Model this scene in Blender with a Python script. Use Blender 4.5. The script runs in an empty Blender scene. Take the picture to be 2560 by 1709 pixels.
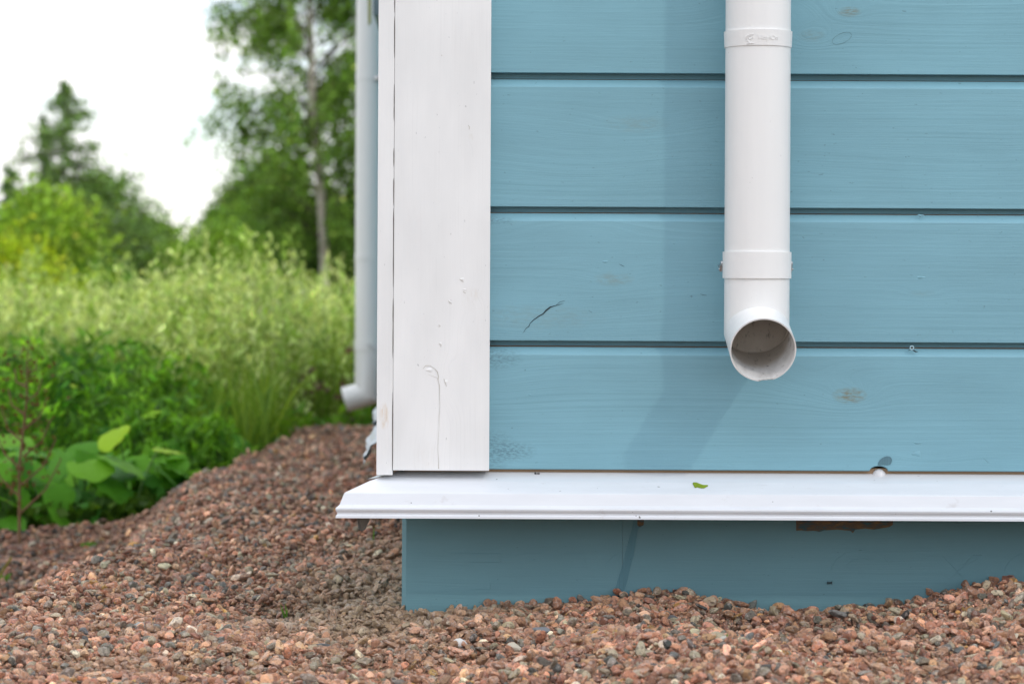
import bpy, bmesh, math, random
import numpy as np
from mathutils import Vector, Matrix

random.seed(7)
rng = np.random.default_rng(11)
R = math.radians
scene = bpy.context.scene
COL = scene.collection

# ------------------------------------------------------------------ camera
CAM_Y, EYE = -3.44, 0.46
F = 6400.0                      # focal length in photograph pixels (2560 wide)
cam_d = bpy.data.cameras.new("camera")
cam = bpy.data.objects.new("camera", cam_d)
COL.objects.link(cam)
cam_d.sensor_width = 36.0
cam_d.lens = 90.0
cam_d.shift_x = 0.039
cam_d.shift_y = -0.068
cam_d.clip_start = 0.05
cam_d.clip_end = 2000
cam.location = (0, CAM_Y, EYE)
cam.rotation_mode = 'QUATERNION'
cam.rotation_quaternion = (Matrix.Rotation(R(90), 3, 'X') @ Matrix.Rotation(R(0.28), 3, 'Z')).to_quaternion()
cam_d.dof.use_dof = True
cam_d.dof.focus_distance = 3.39
cam_d.dof.aperture_fstop = 7.6
scene.camera = cam

# ------------------------------------------------------------------ world and sun
SUN_EL = R(39)
sun_vec = Vector((0.655, -0.755, 0)).normalized() * math.cos(SUN_EL) + Vector((0, 0, math.sin(SUN_EL)))
world = bpy.data.worlds.new("World")
scene.world = world
world.use_nodes = True
wt = world.node_tree
wt.nodes.clear()
w_out = wt.nodes.new('ShaderNodeOutputWorld')
w_bg = wt.nodes.new('ShaderNodeBackground')
w_sky = wt.nodes.new('ShaderNodeTexSky')
w_sky.sky_type = 'NISHITA'
w_sky.sun_disc = False
w_sky.ozone_density = 2.5
w_sky.dust_density = 0.2
w_sky.sun_elevation = SUN_EL
w_sky.sun_rotation = math.atan2(sun_vec.x, sun_vec.y)
w_tc = wt.nodes.new('ShaderNodeTexCoord')
w_map = wt.nodes.new('ShaderNodeMapping')
w_map.inputs['Scale'].default_value = (1.0, 1.0, 2.2)
w_n = wt.nodes.new('ShaderNodeTexNoise')
w_n.inputs['Scale'].default_value = 15.0
w_n.inputs['Detail'].default_value = 6
w_n.inputs['Roughness'].default_value = 0.55
w_n.inputs['Distortion'].default_value = 0.6
w_r = wt.nodes.new('ShaderNodeValToRGB')
w_r.color_ramp.elements[0].position = 0.42
w_r.color_ramp.elements[0].color = (0.25, 0.25, 0.25, 1)
w_r.color_ramp.elements[1].position = 0.60
w_r.color_ramp.elements[1].color = (1, 1, 1, 1)
w_mul = wt.nodes.new('ShaderNodeVectorMath'); w_mul.operation = 'SCALE'
w_mul.inputs['Scale'].default_value = 1.0
w_mix = wt.nodes.new('ShaderNodeMix'); w_mix.data_type = 'RGBA'
w_mix.inputs[7].default_value = (10.1, 9.9, 9.85, 1)      # cloud deck, as bright as a thin overcast
wt.links.new(w_tc.outputs['Generated'], w_map.inputs['Vector'])
wt.links.new(w_map.outputs[0], w_n.inputs['Vector'])
wt.links.new(w_n.outputs['Fac'], w_r.inputs['Fac'])
wt.links.new(w_r.outputs['Color'], w_mix.inputs[0])
wt.links.new(w_sky.outputs[0], w_mix.inputs[6])
# an overcast sky is brighter overhead than at the horizon, all the way round
w_sep = wt.nodes.new('ShaderNodeSeparateXYZ')
w_gr = wt.nodes.new('ShaderNodeMapRange')
w_gr.inputs['From Min'].default_value = 0.0; w_gr.inputs['From Max'].default_value = 1.0
w_gr.inputs['To Min'].default_value = 0.80; w_gr.inputs['To Max'].default_value = 1.45
wt.links.new(w_tc.outputs['Generated'], w_sep.inputs[0])
wt.links.new(w_sep.outputs[2], w_gr.inputs['Value'])
wt.links.new(w_mix.outputs[2], w_mul.inputs[0])
wt.links.new(w_gr.outputs[0], w_mul.inputs['Scale'])
wt.links.new(w_mul.outputs[0], w_bg.inputs['Color'])
wt.links.new(w_bg.outputs[0], w_out.inputs[0])
w_bg.inputs['Strength'].default_value = 0.1

sun_d = bpy.data.lights.new("sun", 'SUN')
sun_d.energy = 0.31
sun_d.angle = R(1.3)
sun_d.color = (1.0, 0.94, 0.84)
sun = bpy.data.objects.new("sun", sun_d)
COL.objects.link(sun)
sun.rotation_mode = 'QUATERNION'
sun.rotation_quaternion = sun_vec.to_track_quat('Z', 'Y')
sun.location = (3, -3, 4)

vs = scene.view_settings
vs.view_transform = 'Standard'
vs.look = 'None'
vs.exposure = 0.89
vs.gamma = 1.0
vs.use_curve_mapping = False

# ------------------------------------------------------------------ helpers
def at(xd, yd, D):
    """display pixel (2349 wide view of the photo) and distance -> world point; roll taken out"""
    x, y = xd * 1.0898 - 1180, yd * 1.0898 - 680
    a = R(-0.28)
    x, y = x * math.cos(a) - y * math.sin(a), x * math.sin(a) + y * math.cos(a)
    return Vector((x / F * D, CAM_Y + D, EYE - y / F * D))

def tag(o, label=None, cat=None, group=None, kind=None):
    if label: o['label'] = label
    if cat: o['category'] = cat
    if group: o['group'] = group
    if kind: o['kind'] = kind
    return o

def empty(name, loc=(0, 0, 0)):
    o = bpy.data.objects.new(name, None)
    o.location = loc
    o.empty_display_size = 0.05
    COL.objects.link(o)
    return o

def link(name, me, mat=None, parent=None, loc=None, smooth=False):
    o = bpy.data.objects.new(name, me)
    if mat is not None and not me.materials:
        me.materials.append(mat)
    COL.objects.link(o)
    if parent is not None:
        o.parent = parent
        if loc is None:                       # vertices are in world metres
            q = parent
            base = Vector((0, 0, 0))
            while q is not None:
                base += q.location
                q = q.parent
            o.location = -base
        else:
            o.location = loc
    elif loc is not None:
        o.location = loc
    if smooth:
        me.polygons.foreach_set('use_smooth', [True] * len(me.polygons))
    return o

def pydata(name, verts, faces, mat=None, parent=None, smooth=False, loc=None, recalc=True):
    me = bpy.data.meshes.new(name)
    me.from_pydata([tuple(v) for v in verts], [], faces)
    if recalc:
        bm = bmesh.new(); bm.from_mesh(me)
        bmesh.ops.recalc_face_normals(bm, faces=bm.faces)
        bm.to_mesh(me); bm.free()
    me.update()
    o = link(name, me, mat, parent, loc, smooth)
    if smooth: me.set_sharp_from_angle(angle=R(38))
    return o

def loft(rings, closed=True, caps=True):
    verts, faces = [], []
    n = len(rings[0])
    for r in rings: verts += list(r)
    for i in range(len(rings) - 1):
        for j in range(n if closed else n - 1):
            k = (j + 1) % n
            faces.append((i * n + j, i * n + k, (i + 1) * n + k, (i + 1) * n + j))
    if caps and closed:
        faces.append(tuple(range(n - 1, -1, -1)))
        faces.append(tuple(range((len(rings) - 1) * n, len(rings) * n)))
    return verts, faces

def box(name, lo, hi, mat, parent=None, bevel=0.0):
    bm = bmesh.new()
    vs_ = [bm.verts.new((x, y, z)) for x in (lo[0], hi[0]) for y in (lo[1], hi[1]) for z in (lo[2], hi[2])]
    for f in ((0, 1, 3, 2), (4, 6, 7, 5), (0, 4, 5, 1), (2, 3, 7, 6), (0, 2, 6, 4), (1, 5, 7, 3)):
        bm.faces.new([vs_[i] for i in f])
    bmesh.ops.recalc_face_normals(bm, faces=bm.faces)
    if bevel:
        bmesh.ops.bevel(bm, geom=list(bm.edges), offset=bevel, segments=2, profile=0.6, affect='EDGES')
    me = bpy.data.meshes.new(name); bm.to_mesh(me); bm.free()
    return link(name, me, mat, parent)

def tube(name, pts, radii, mat, parent=None, n=10, smooth=True, caps=True):
    rings = []
    pts = [Vector(p) for p in pts]
    for i, p in enumerate(pts):
        d = (pts[min(i + 1, len(pts) - 1)] - pts[max(i - 1, 0)]).normalized()
        u = d.orthogonal().normalized() if i == 0 else (u - d * u.dot(d)).normalized()
        v = d.cross(u)
        r = radii[i] if hasattr(radii, '__len__') else radii
        rings.append([p + u * (r * math.cos(2 * math.pi * j / n)) + v * (r * math.sin(2 * math.pi * j / n)) for j in range(n)])
    V, Fc = loft(rings, True, caps)
    return V, Fc if name is None else pydata(name, V, Fc, mat, parent, smooth)

def tube_obj(name, pts, radii, mat, parent=None, n=10):
    V, Fc = tube(None, pts, radii, mat, parent, n)
    return pydata(name, V, Fc, mat, parent, True)

def np_mesh(name, verts, faces, colors=None, mat=None, parent=None, smooth=False):
    """verts (N,3), faces (M,k) arrays; colors per vertex (N,3)"""
    me = bpy.data.meshes.new(name)
    M, k = faces.shape
    me.vertices.add(len(verts)); me.vertices.foreach_set('co', np.ascontiguousarray(verts, dtype=np.float32).ravel())
    me.loops.add(M * k); me.loops.foreach_set('vertex_index', np.ascontiguousarray(faces, dtype=np.int32).ravel())
    me.polygons.add(M)
    me.polygons.foreach_set('loop_start', np.arange(0, M * k, k, dtype=np.int32))
    me.polygons.foreach_set('loop_total', np.full(M, k, dtype=np.int32))
    me.update(calc_edges=True)
    if colors is not None:
        a = me.attributes.new('tint', 'FLOAT_COLOR', 'POINT')
        c = np.ones((len(verts), 4), dtype=np.float32); c[:, :3] = colors
        a.data.foreach_set('color', c.ravel())
    return link(name, me, mat, parent, None, smooth)

def smoothstep(t):
    t = np.clip(t, 0, 1)
    return t * t * (3 - 2 * t)

# ------------------------------------------------------------------ materials
class NT:
    def __init__(s, name):
        s.m = bpy.data.materials.new(name); s.m.use_nodes = True
        s.t = s.m.node_tree; s.t.nodes.clear()
        s.out = s.t.nodes.new('ShaderNodeOutputMaterial')
        s.b = s.t.nodes.new('ShaderNodeBsdfPrincipled')
        s.t.links.new(s.b.outputs[0], s.out.inputs[0])
    def n(s, typ, ins=None, **props):
        nd = s.t.nodes.new('ShaderNode' + typ)
        for k, v in props.items(): setattr(nd, k, v)
        for k, v in (ins or {}).items(): s.put(nd.inputs[k], v)
        return nd
    def put(s, sock, v):
        if isinstance(v, bpy.types.NodeSocket): s.t.links.new(v, sock)
        elif isinstance(v, bpy.types.Node): s.t.links.new(v.outputs[0], sock)
        else:
            if isinstance(v, (tuple, list)) and len(v) == 3 and len(sock.default_value) == 4: v = (*v, 1)
            sock.default_value = v
    def math(s, op, a, b=0.0, c=None, clamp=False):
        nd = s.n('Math', {0: a, 1: b}, operation=op)
        if c is not None: s.put(nd.inputs[2], c)
        nd.use_clamp = clamp
        return nd.outputs[0]
    def mix(s, fac, a, b):
        nd = s.t.nodes.new('ShaderNodeMix'); nd.data_type = 'RGBA'
        s.put(nd.inputs[0], fac); s.put(nd.inputs[6], a); s.put(nd.inputs[7], b)
        return nd.outputs[2]
    def ramp(s, fac, stops):
        nd = s.t.nodes.new('ShaderNodeValToRGB'); s.put(nd.inputs[0], fac)
        e = nd.color_ramp.elements
        while len(e) < len(stops): e.new(0.5)
        for i, (p, c) in enumerate(stops):
            e[i].position = p; e[i].color = (c, c, c, 1) if not hasattr(c, '__len__') else (*c, 1)
        return nd.outputs[0]
    def noise(s, vec, scale, detail=3, rough=0.5, dist=0.0):
        nd = s.n('TexNoise', {'Vector': vec, 'Scale': scale, 'Detail': detail, 'Roughness': rough, 'Distortion': dist})
        return nd.outputs[0]
    def xyz(s, x, y, z):
        return s.n('CombineXYZ', {0: x, 1: y, 2: z}).outputs[0]
    def coord(s):
        tc = s.n('TexCoord'); sp = s.n('SeparateXYZ', {0: tc.outputs['Object']})
        return tc.outputs['Object'], sp.outputs[0], sp.outputs[1], sp.outputs[2]
    def bump(s, h, strength, dist):
        nd = s.n('Bump', {'Height': h, 'Strength': strength, 'Distance': dist})
        s.t.links.new(nd.outputs[0], s.b.inputs['Normal'])

def plain(name, color, rough=0.5, metal=0.0, bump=None):
    m = NT(name)
    co, x, y, z = m.coord()
    nz = m.noise(co, 40, 4)
    m.put(m.b.inputs['Base Color'], m.mix(m.math('MULTIPLY', nz, 0.5), color, tuple(c * 0.75 for c in color)))
    m.b.inputs['Roughness'].default_value = rough
    m.b.inputs['Metallic'].default_value = metal
    if bump: m.bump(m.noise(co, bump[0], 4), bump[1], bump[2])
    return m.m

def painted_wood(name, color, along, across, seed=0.0, knots=(), rough=0.5, grain=330.0, depth=0.5, warp=0.018, under=(0.20, 0.17, 0.08), stain=0.5, worn=()):
    """knots: (u, v, ru, rv, amp, stain) in metres; worn: rubbed patches (u, v, ru, rv)"""
    m = NT(name)
    co, x, y, z = m.coord()
    ax = {'x': x, 'y': y, 'z': z}
    u, v = ax[along], ax[across]
    low = m.noise(m.xyz(m.math('MULTIPLY', u, 1.6), m.math('MULTIPLY', v, 7.0), seed), 1.0, 2)
    g = m.math('MULTIPLY_ADD', low, warp, v)
    mask = None
    for (ku, kv, ru, rv, amp, st) in knots:
        du = m.math('DIVIDE', m.math('SUBTRACT', u, ku), ru)
        dv = m.math('DIVIDE', m.math('SUBTRACT', v, kv), rv)
        d2 = m.math('ADD', m.math('MULTIPLY', du, du), m.math('MULTIPLY', dv, dv))
        e = m.math('POWER', 2.718, m.math('MULTIPLY', d2, -0.45))
        g = m.math('MULTIPLY_ADD', e, amp, g)
        if st > 0:
            wob = m.noise(co, 60, 3)
            core = m.math('SUBTRACT', 1.0, m.math('DIVIDE', m.math('ADD', d2, m.math('MULTIPLY', wob, 0.3)), 1.1), clamp=True)
            core = m.math('MULTIPLY', core, st)
            mask = core if mask is None else m.math('MAXIMUM', mask, core)
    fine = m.noise(m.xyz(m.math('MULTIPLY', u, 7.0), m.math('MULTIPLY', g, grain), seed + 3), 1.0, 4, 0.6)
    coarse = m.noise(m.xyz(m.math('MULTIPLY', u, 1.4), m.math('MULTIPLY', g, grain * 0.45), seed + 9), 1.0, 2, 0.5)
    where = m.ramp(m.noise(m.xyz(m.math('MULTIPLY', u, 3.0), m.math('MULTIPLY', v, 9.0), seed + 20), 1.0, 2), [(0.38, 0.25), (0.66, 1.0)])
    brush = m.noise(m.xyz(m.math('MULTIPLY', u, 40.0), m.math('MULTIPLY', v, 900.0), seed), 1.0, 3, 0.6)
    speck = m.noise(co, 420, 2)
    h = m.math('ADD', m.math('MULTIPLY', fine, 0.55), m.math('MULTIPLY', m.math('MULTIPLY', coarse, 1.5), where))
    h = m.math('ADD', h, m.math('MULTIPLY', brush, 0.32))
    h = m.math('ADD', h, m.math('MULTIPLY', speck, 0.12))
    m.bump(h, depth, 0.0011)
    blotch = m.noise(m.xyz(m.math('MULTIPLY', u, 5.0), m.math('MULTIPLY', v, 14.0), seed + 5), 1.0, 4)
    c = m.mix(m.ramp(blotch, [(0.35, 0.0), (0.7, 1.0)]), tuple(k * 0.94 for k in color), tuple(min(1, k * 1.05) for k in color))
    c = m.mix(m.math('MULTIPLY', m.ramp(fine, [(0.25, 1.0), (0.45, 0.0)]), 0.12), c, tuple(k * 0.62 for k in color))
    c = m.mix(m.ramp(m.noise(m.xyz(m.math('MULTIPLY', u, 120.0), m.math('MULTIPLY', v, 260.0), seed), 1.0, 3), [(0.71, 0.0), (0.76, 0.6)]), c, tuple(k * 0.4 for k in color))
    if mask is not None:
        tex = m.ramp(m.noise(m.xyz(m.math('MULTIPLY', u, 90.0), m.math('MULTIPLY', v, 260.0), seed), 1.0, 4, 0.6), [(0.36, 0.0), (0.62, 1.0)])
        c = m.mix(m.math('MULTIPLY', m.math('MULTIPLY', mask, tex), stain * 2, clamp=True), c, under)
    for (ku, kv, ru, rv) in worn:
        du = m.math('DIVIDE', m.math('SUBTRACT', u, ku), ru)
        dv = m.math('DIVIDE', m.math('SUBTRACT', v, kv), rv)
        d2 = m.math('ADD', m.math('MULTIPLY', du, du), m.math('MULTIPLY', dv, dv))
        e = m.math('SUBTRACT', 1.0, d2, clamp=True)
        t = m.ramp(m.noise(m.xyz(m.math('MULTIPLY', u, 170.0), m.math('MULTIPLY', v, 420.0), 2.0), 1.0, 4, 0.7), [(0.42, 0.0), (0.6, 1.0)])
        c = m.mix(m.math('MULTIPLY', m.math('MULTIPLY', e, t), 0.6), c, tuple(k * 0.42 for k in color))
    m.put(m.b.inputs['Base Color'], c)
    m.put(m.b.inputs['Roughness'], m.math('MULTIPLY_ADD', fine, 0.2, rough - 0.08))
    return m.m

BLUE = (0.194, 0.398, 0.468)
WHITE = (0.82, 0.82, 0.81)

def attr_leaf(name, rough=0.55, trans=0.45, gain=1.0):
    m = NT(name)
    a = m.n('Attribute', attribute_name='tint')
    col = m.n('VectorMath', {0: a.outputs['Color'], 'Scale': gain}, operation='SCALE').outputs[0]
    m.put(m.b.inputs['Base Color'], col)
    m.b.inputs['Roughness'].default_value = rough
    m.b.inputs['Specular IOR Level'].default_value = 0.3
    tr = m.n('BsdfTranslucent')
    tc = m.n('VectorMath', {0: col}, operation='MULTIPLY'); tc.inputs[1].default_value = (1.15, 1.12, 0.6)
    m.put(tr.inputs[0], tc.outputs[0])
    mx = m.n('MixShader', {0: trans, 1: m.b, 2: tr})
    m.t.links.new(mx.outputs[0], m.out.inputs[0])
    return m.m

def leaf_mat(name, color, trans=0.45):
    m = NT(name)
    co, x, y, z = m.coord()
    c = m.mix(m.noise(co, 18, 3), tuple(k * 0.75 for k in color), tuple(k * 1.25 for k in color))
    m.put(m.b.inputs['Base Color'], c)
    m.b.inputs['Roughness'].default_value = 0.6
    m.b.inputs['Specular IOR Level'].default_value = 0.2
    tr = m.n('BsdfTranslucent', {0: m.mix(0.5, c, tuple((color[0] * 2, color[1] * 1.7, color[2] * 0.6)))})
    mx = m.n('MixShader', {0: trans, 1: m.b, 2: tr})
    m.t.links.new(mx.outputs[0], m.out.inputs[0])
    return m.m

def pvc(name, base=(0.83, 0.825, 0.81), inside=False):
    m = NT(name)
    co, x, y, z = m.coord()
    st = m.noise(m.xyz(m.math('MULTIPLY', x, 60.0), m.math('MULTIPLY', y, 60.0), m.math('MULTIPLY', z, 3.0)), 1.0, 4, 0.6)
    c = m.mix(m.ramp(st, [(0.3, 0.0), (0.7, 1.0)]), tuple(k * 0.965 for k in base), base)
    sp = m.ramp(m.noise(co, 150, 2), [(0.74, 0.0), (0.78, 0.5)])
    c = m.mix(sp, c, (0.35, 0.33, 0.30))
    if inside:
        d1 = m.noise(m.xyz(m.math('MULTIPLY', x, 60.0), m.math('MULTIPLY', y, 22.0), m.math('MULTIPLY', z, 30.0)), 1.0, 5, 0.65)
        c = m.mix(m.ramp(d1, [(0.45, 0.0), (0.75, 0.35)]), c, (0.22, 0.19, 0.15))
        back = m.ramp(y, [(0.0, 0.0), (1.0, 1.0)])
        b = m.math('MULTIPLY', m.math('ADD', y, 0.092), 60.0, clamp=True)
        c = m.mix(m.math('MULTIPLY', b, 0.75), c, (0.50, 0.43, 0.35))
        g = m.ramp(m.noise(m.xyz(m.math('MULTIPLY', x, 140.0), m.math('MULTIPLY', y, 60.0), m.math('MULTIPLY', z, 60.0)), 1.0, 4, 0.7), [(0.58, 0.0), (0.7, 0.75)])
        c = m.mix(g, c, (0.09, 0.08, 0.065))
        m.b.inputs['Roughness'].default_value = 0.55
    else:
        m.b.inputs['Roughness'].default_value = 0.32
    m.put(m.b.inputs['Base Color'], c)
    m.bump(m.noise(co, 25, 3), 0.12, 0.002)
    return m.m

def painted_metal(name, color):
    m = NT(name)
    co, x, y, z = m.coord()
    n1 = m.noise(m.xyz(m.math('MULTIPLY', x, 14.0), m.math('MULTIPLY', y, 60.0), m.math('MULTIPLY', z, 60.0)), 1.0, 4)
    c = m.mix(m.ramp(n1, [(0.35, 0.0), (0.7, 1.0)]), tuple(k * 0.95 for k in color), color)
    # grey smudges and specks of grit left near the back of the slope
    sm = m.ramp(m.noise(m.xyz(m.math('MULTIPLY', x, 45.0), m.math('MULTIPLY', y, 130.0), 1.0), 1.0, 4, 0.6), [(0.62, 0.0), (0.75, 0.35)])
    c = m.mix(sm, c, (0.45, 0.42, 0.40))
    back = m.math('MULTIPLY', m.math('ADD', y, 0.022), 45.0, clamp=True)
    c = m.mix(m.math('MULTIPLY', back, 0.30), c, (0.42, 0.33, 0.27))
    sp = m.ramp(m.noise(m.xyz(m.math('MULTIPLY', x, 110.0), m.math('MULTIPLY', y, 160.0), m.math('MULTIPLY', z, 160.0)), 1.0, 1), [(0.795, 0.0), (0.81, 0.9)])
    c = m.mix(sp, c, (0.05, 0.045, 0.04))
    m.put(m.b.inputs['Base Color'], c)
    m.b.inputs['Roughness'].default_value = 0.3
    m.bump(m.noise(m.xyz(m.math('MULTIPLY', x, 5.0), m.math('MULTIPLY', y, 20.0), m.math('MULTIPLY', z, 20.0)), 1.0, 2), 0.35, 0.003)
    return m.m

def stone_mat():
    m = NT("gravel_stone")
    co, x, y, z = m.coord()
    a = m.n('Attribute', attribute_name='tint', attribute_type='INSTANCER')
    s = m.n('Attribute', attribute_name='spk', attribute_type='INSTANCER')
    vec = m.n('VectorMath', {0: co, 1: s.outputs['Vector']}, operation='ADD').outputs[0]
    n1 = m.noise(vec, 3.0, 4, 0.7)
    n2 = m.n('TexVoronoi', {'Vector': vec, 'Scale': 5.0}).outputs['Color']
    n2v = m.n('SeparateXYZ', {0: n2}).outputs[0]
    c = m.n('VectorMath', {0: a.outputs['Color'], 'Scale': m.math('MULTIPLY_ADD', n1, 0.8, 0.6)}, operation='SCALE').outputs[0]
    c = m.mix(m.ramp(n2v, [(0.80, 0.0), (0.84, 0.5)]), c, (0.10, 0.08, 0.075))
    c = m.mix(m.ramp(n2v, [(0.14, 0.4), (0.18, 0.0)]), c, (0.62, 0.52, 0.46))
    m.put(m.b.inputs['Base Color'], c)
    m.b.inputs['Roughness'].default_value = 0.58
    m.b.inputs['Specular IOR Level'].default_value = 0.5
    m.bump(m.noise(vec, 5.0, 5, 0.65), 0.6, 0.03)
    return m.m

def earth_mat(name, c1, c2, scale=60):
    m = NT(name)
    co, x, y, z = m.coord()
    n1 = m.noise(co, scale, 6, 0.7)
    m.put(m.b.inputs['Base Color'], m.mix(m.ramp(n1, [(0.35, 0.0), (0.65, 1.0)]), c1, c2))
    m.b.inputs['Roughness'].default_value = 0.95
    m.bump(m.noise(co, scale * 2, 5, 0.7), 0.8, 0.006)
    return m.m

M_white_pvc = pvc("white_plastic")
M_inside = pvc("stained_plastic", inside=True)
M_flash = painted_metal("white_flashing", (0.70, 0.72, 0.75))
M_steel = plain("zinc_steel", (0.55, 0.55, 0.56), 0.35, 1.0)
M_dark_steel = plain("dull_sheet_metal", (0.30, 0.27, 0.24), 0.55, 0.3)
M_bare = painted_wood("bare_timber", (0.33, 0.21, 0.12), 'x', 'z', 4.0, rough=0.75)
M_crack = plain("dark_fissure", (0.02, 0.035, 0.04), 0.9)
M_whitecrack = plain("grey_fissure", (0.58, 0.55, 0.50), 0.9)
M_leaf_attr = attr_leaf("foliage_leaf")
M_grass_attr = attr_leaf("grass_blade", 0.6, 0.40)
M_head_attr = attr_leaf("seed_head", 0.8, 0.35)
M_bark = plain("brown_bark", (0.09, 0.065, 0.045), 0.9, 0, (30, 0.6, 0.01))

def birch_bark():
    m = NT("birch_bark")
    co, x, y, z = m.coord()
    n1 = m.noise(m.xyz(m.math('MULTIPLY', x, 6.0), m.math('MULTIPLY', y, 6.0), m.math('MULTIPLY', z, 9.0)), 1.0, 5, 0.7)
    m.put(m.b.inputs['Base Color'], m.ramp(n1, [(0.27, (0.05, 0.04, 0.035)), (0.40, (0.48, 0.40, 0.33)), (0.62, (0.72, 0.65, 0.57))]))
    m.b.inputs['Roughness'].default_value = 0.8
    m.bump(n1, 0.5, 0.01)
    return m.m
M_birch = birch_bark()

# ------------------------------------------------------------------ terrain
def bumps(X, Y):
    z = 0.0
    for (kx, ky, ph, a) in ((9, 3, 0.3, .004), (-5, 11, 1.7, .0035), (17, 8, 2.2, .0022), (-14, 19, 4.1, .002), (27, -9, .9, .0014), (6, -23, 3.3, .0018), (31, 25, 5.1, .001)):
        z = z + 1.9 * a * np.sin(kx * X + ky * Y + ph)
    return z

def terrain(X, Y):
    X = np.asarray(X, float); Y = np.asarray(Y, float)
    z = -0.018 + 0.028 * smoothstep((X + .06) / .36) + 0.012 * smoothstep((X - .44) / .24)
    z = z - 0.034 * np.exp(-((X - .43) / .12) ** 2 - ((Y + .20) / .08) ** 2) * (Y < 0.3)
    z = z + 0.016 * np.exp(-((X - .70) / .13) ** 2 - ((Y + .12) / .10) ** 2)
    z = z - 0.016 * np.exp(-((X + .34) / .10) ** 2 - ((Y + .02) / .05) ** 2)
    z = z + 0.008 * np.exp(-((X + .12) / .10) ** 2 - ((Y - .10) / .25) ** 2)
    side = smoothstep((-.05 - X) / .1)
    z = z - side * 0.075 * smoothstep((Y - 1.0) / 4.0)
    z = z + side * 0.035 * np.exp(-((Y - 4.8) / .4) ** 2)
    z = z - side * 0.02 * np.exp(-((Y - 2.3) / .25) ** 2)
    crest = np.interp(Y, [-1, .3, .74, 1.16, 2, 3, 3.9, 4.8, 5.5, 5.9], [-.72, -.61, -.56, -.52, -.54, -.62, -.60, -.52, -.34, -.05])
    depth = np.interp(Y, [-1, .5, 2.4, 3.2, 5, 8], [.13, .145, .13, .14, .15, .16])
    t = crest + .02 * np.sin(6 * Y) - X
    z = z - depth * smoothstep(t / np.interp(Y, [0, 2, 4], [.27, .27, .22]))
    z = z - side * 0.12 * smoothstep((Y - 5.7) / 1.2)
    far = smoothstep((Y - 8) / 60)
    near = 1 - smoothstep((np.hypot(X, Y) - 5) / 10)
    return z + bumps(X, Y) * near + far * 0.0

def plant_line(Y):
    """gravel lies to the right of this X"""
    return np.interp(Y, [2.75, 2.85, 3.0, 3.1, 3.25, 3.9, 4.9, 5.25, 5.5, 5.7], [-12, -1.20, -1.02, -.93, -.87, -.77, -.56, -.44, -.30, .3])

def is_gravel(X, Y):
    wob = .03 * np.sin(9 * X + 3) + .03 * np.sin(7 * Y)
    return (X > plant_line(Y) + wob) & (Y < 5.7)

def axis(fine_lo, fine_hi, step, lo, hi):
    a = list(np.arange(fine_lo, fine_hi, step))
    x, d = fine_hi, step
    while x < hi: a.append(x); d *= 1.35; x += d
    a.append(hi)
    x, d, b = fine_lo, step, []
    while x > lo: d *= 1.35; x -= d; b.append(max(x, lo))
    return np.array(b[::-1] + a)

gx = axis(-1.8, 1.3, .03, -250, 250)
gy = axis(-1.0, 6.2, .03, -60, 500)
GX, GY = np.meshgrid(gx, gy)
GZ = terrain(GX, GY)
P = np.stack([GX, GY, GZ], -1).reshape(-1, 3)
nx = len(gx)
ii, jj = np.meshgrid(np.arange(len(gy) - 1), np.arange(nx - 1), indexing='ij')
Q = np.stack([ii * nx + jj, ii * nx + jj + 1, (ii + 1) * nx + jj + 1, (ii + 1) * nx + jj], -1).reshape(-1, 4)
ctr = P[Q].mean(1)
gmask = is_gravel(ctr[:, 0], ctr[:, 1]) & (ctr[:, 0] > -12) & (ctr[:, 0] < 8)
def sub(mask):
    q = Q[mask]; used, inv = np.unique(q, return_inverse=True)
    return P[used], inv.reshape(-1, 4)
v_, f_ = sub(gmask)
o = np_mesh("gravel_bed", v_, f_, None, earth_mat("coarse_sand", (0.13, 0.085, 0.055), (0.27, 0.18, 0.115), 220), None, True)
tag(o, kind='structure')
v_, f_ = sub(~gmask)
o = np_mesh("meadow_ground", v_, f_, None, earth_mat("meadow_soil", (0.025, 0.04, 0.012), (0.06, 0.09, 0.02), 25), None, True)
tag(o, kind='structure')

# ------------------------------------------------------------------ house
HX0, HX1, HY1 = -0.105, 3.6, 6.4         # outer faces of the cladding
house = tag(empty("timber_house", (0.0, 0.0, 0.0)), "pale blue timber house corner with white corner boards and white flashing", "house")

# one lone core behind the boards
box("backing_wall", (HX0 + .022, .022, .20), (HX1 - .03, HY1 - .03, 2.72), M_bare, house)

lines = [.1957 + .0, .3616, .5414, .7213, .9013]
while lines[-1] < 2.6: lines.append(lines[-1] + .18)

def board_profile(zb, zt, first):
    g = .0016
    if first:
        lo = [(.020, zb), (.0012, zb), (.0, zb + .0012)]
    else:
        lo = [(.020, zb), (.0195, zb), (.0195, zb + .0072), (.0006, zb + .0070), (.0, zb + .0076)]
    return lo + [(.0, zt - .0105 - g), (.0006, zt - .0095 - g), (.0080, zt - .0010 - g), (.0090, zt - g), (.020, zt - g)]

front_knots = {
    0: [(.455, .315, .035, .018, .020, 0), (.508, .297, .026, .0125, .034, 1.0), (.62, .215, .03, .006, .008, 0), (.015, .31, .05, .02, .012, 0)],
    1: [(.14, .5265, .07, .014, -.022, 0), (.19, .452, .03, .012, .009, .35), (.605, .435, .02, .006, .01, .15), (.09, .40, .10, .02, .014, .2)],
    2: [(.22, .66, .05, .015, .016, .22), (.145, .62, .07, .03, .014, 0), (.70, .60, .10, .02, .006, 0)],
    3: [(.455, .780, .02, .010, .032, .30), (.505, .812, .018, .008, .018, .8), (.41, .84, .06, .035, -.04, 0), (.66, .79, .12, .02, .004, 0)],
}
worn = {0: [(.028, .345, .045, .018), (.030, .222, .035, .030), (.06, .22, .03, .015)], 1: [(.03, .53, .03, .006)], 3: [], 2: []}

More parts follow.
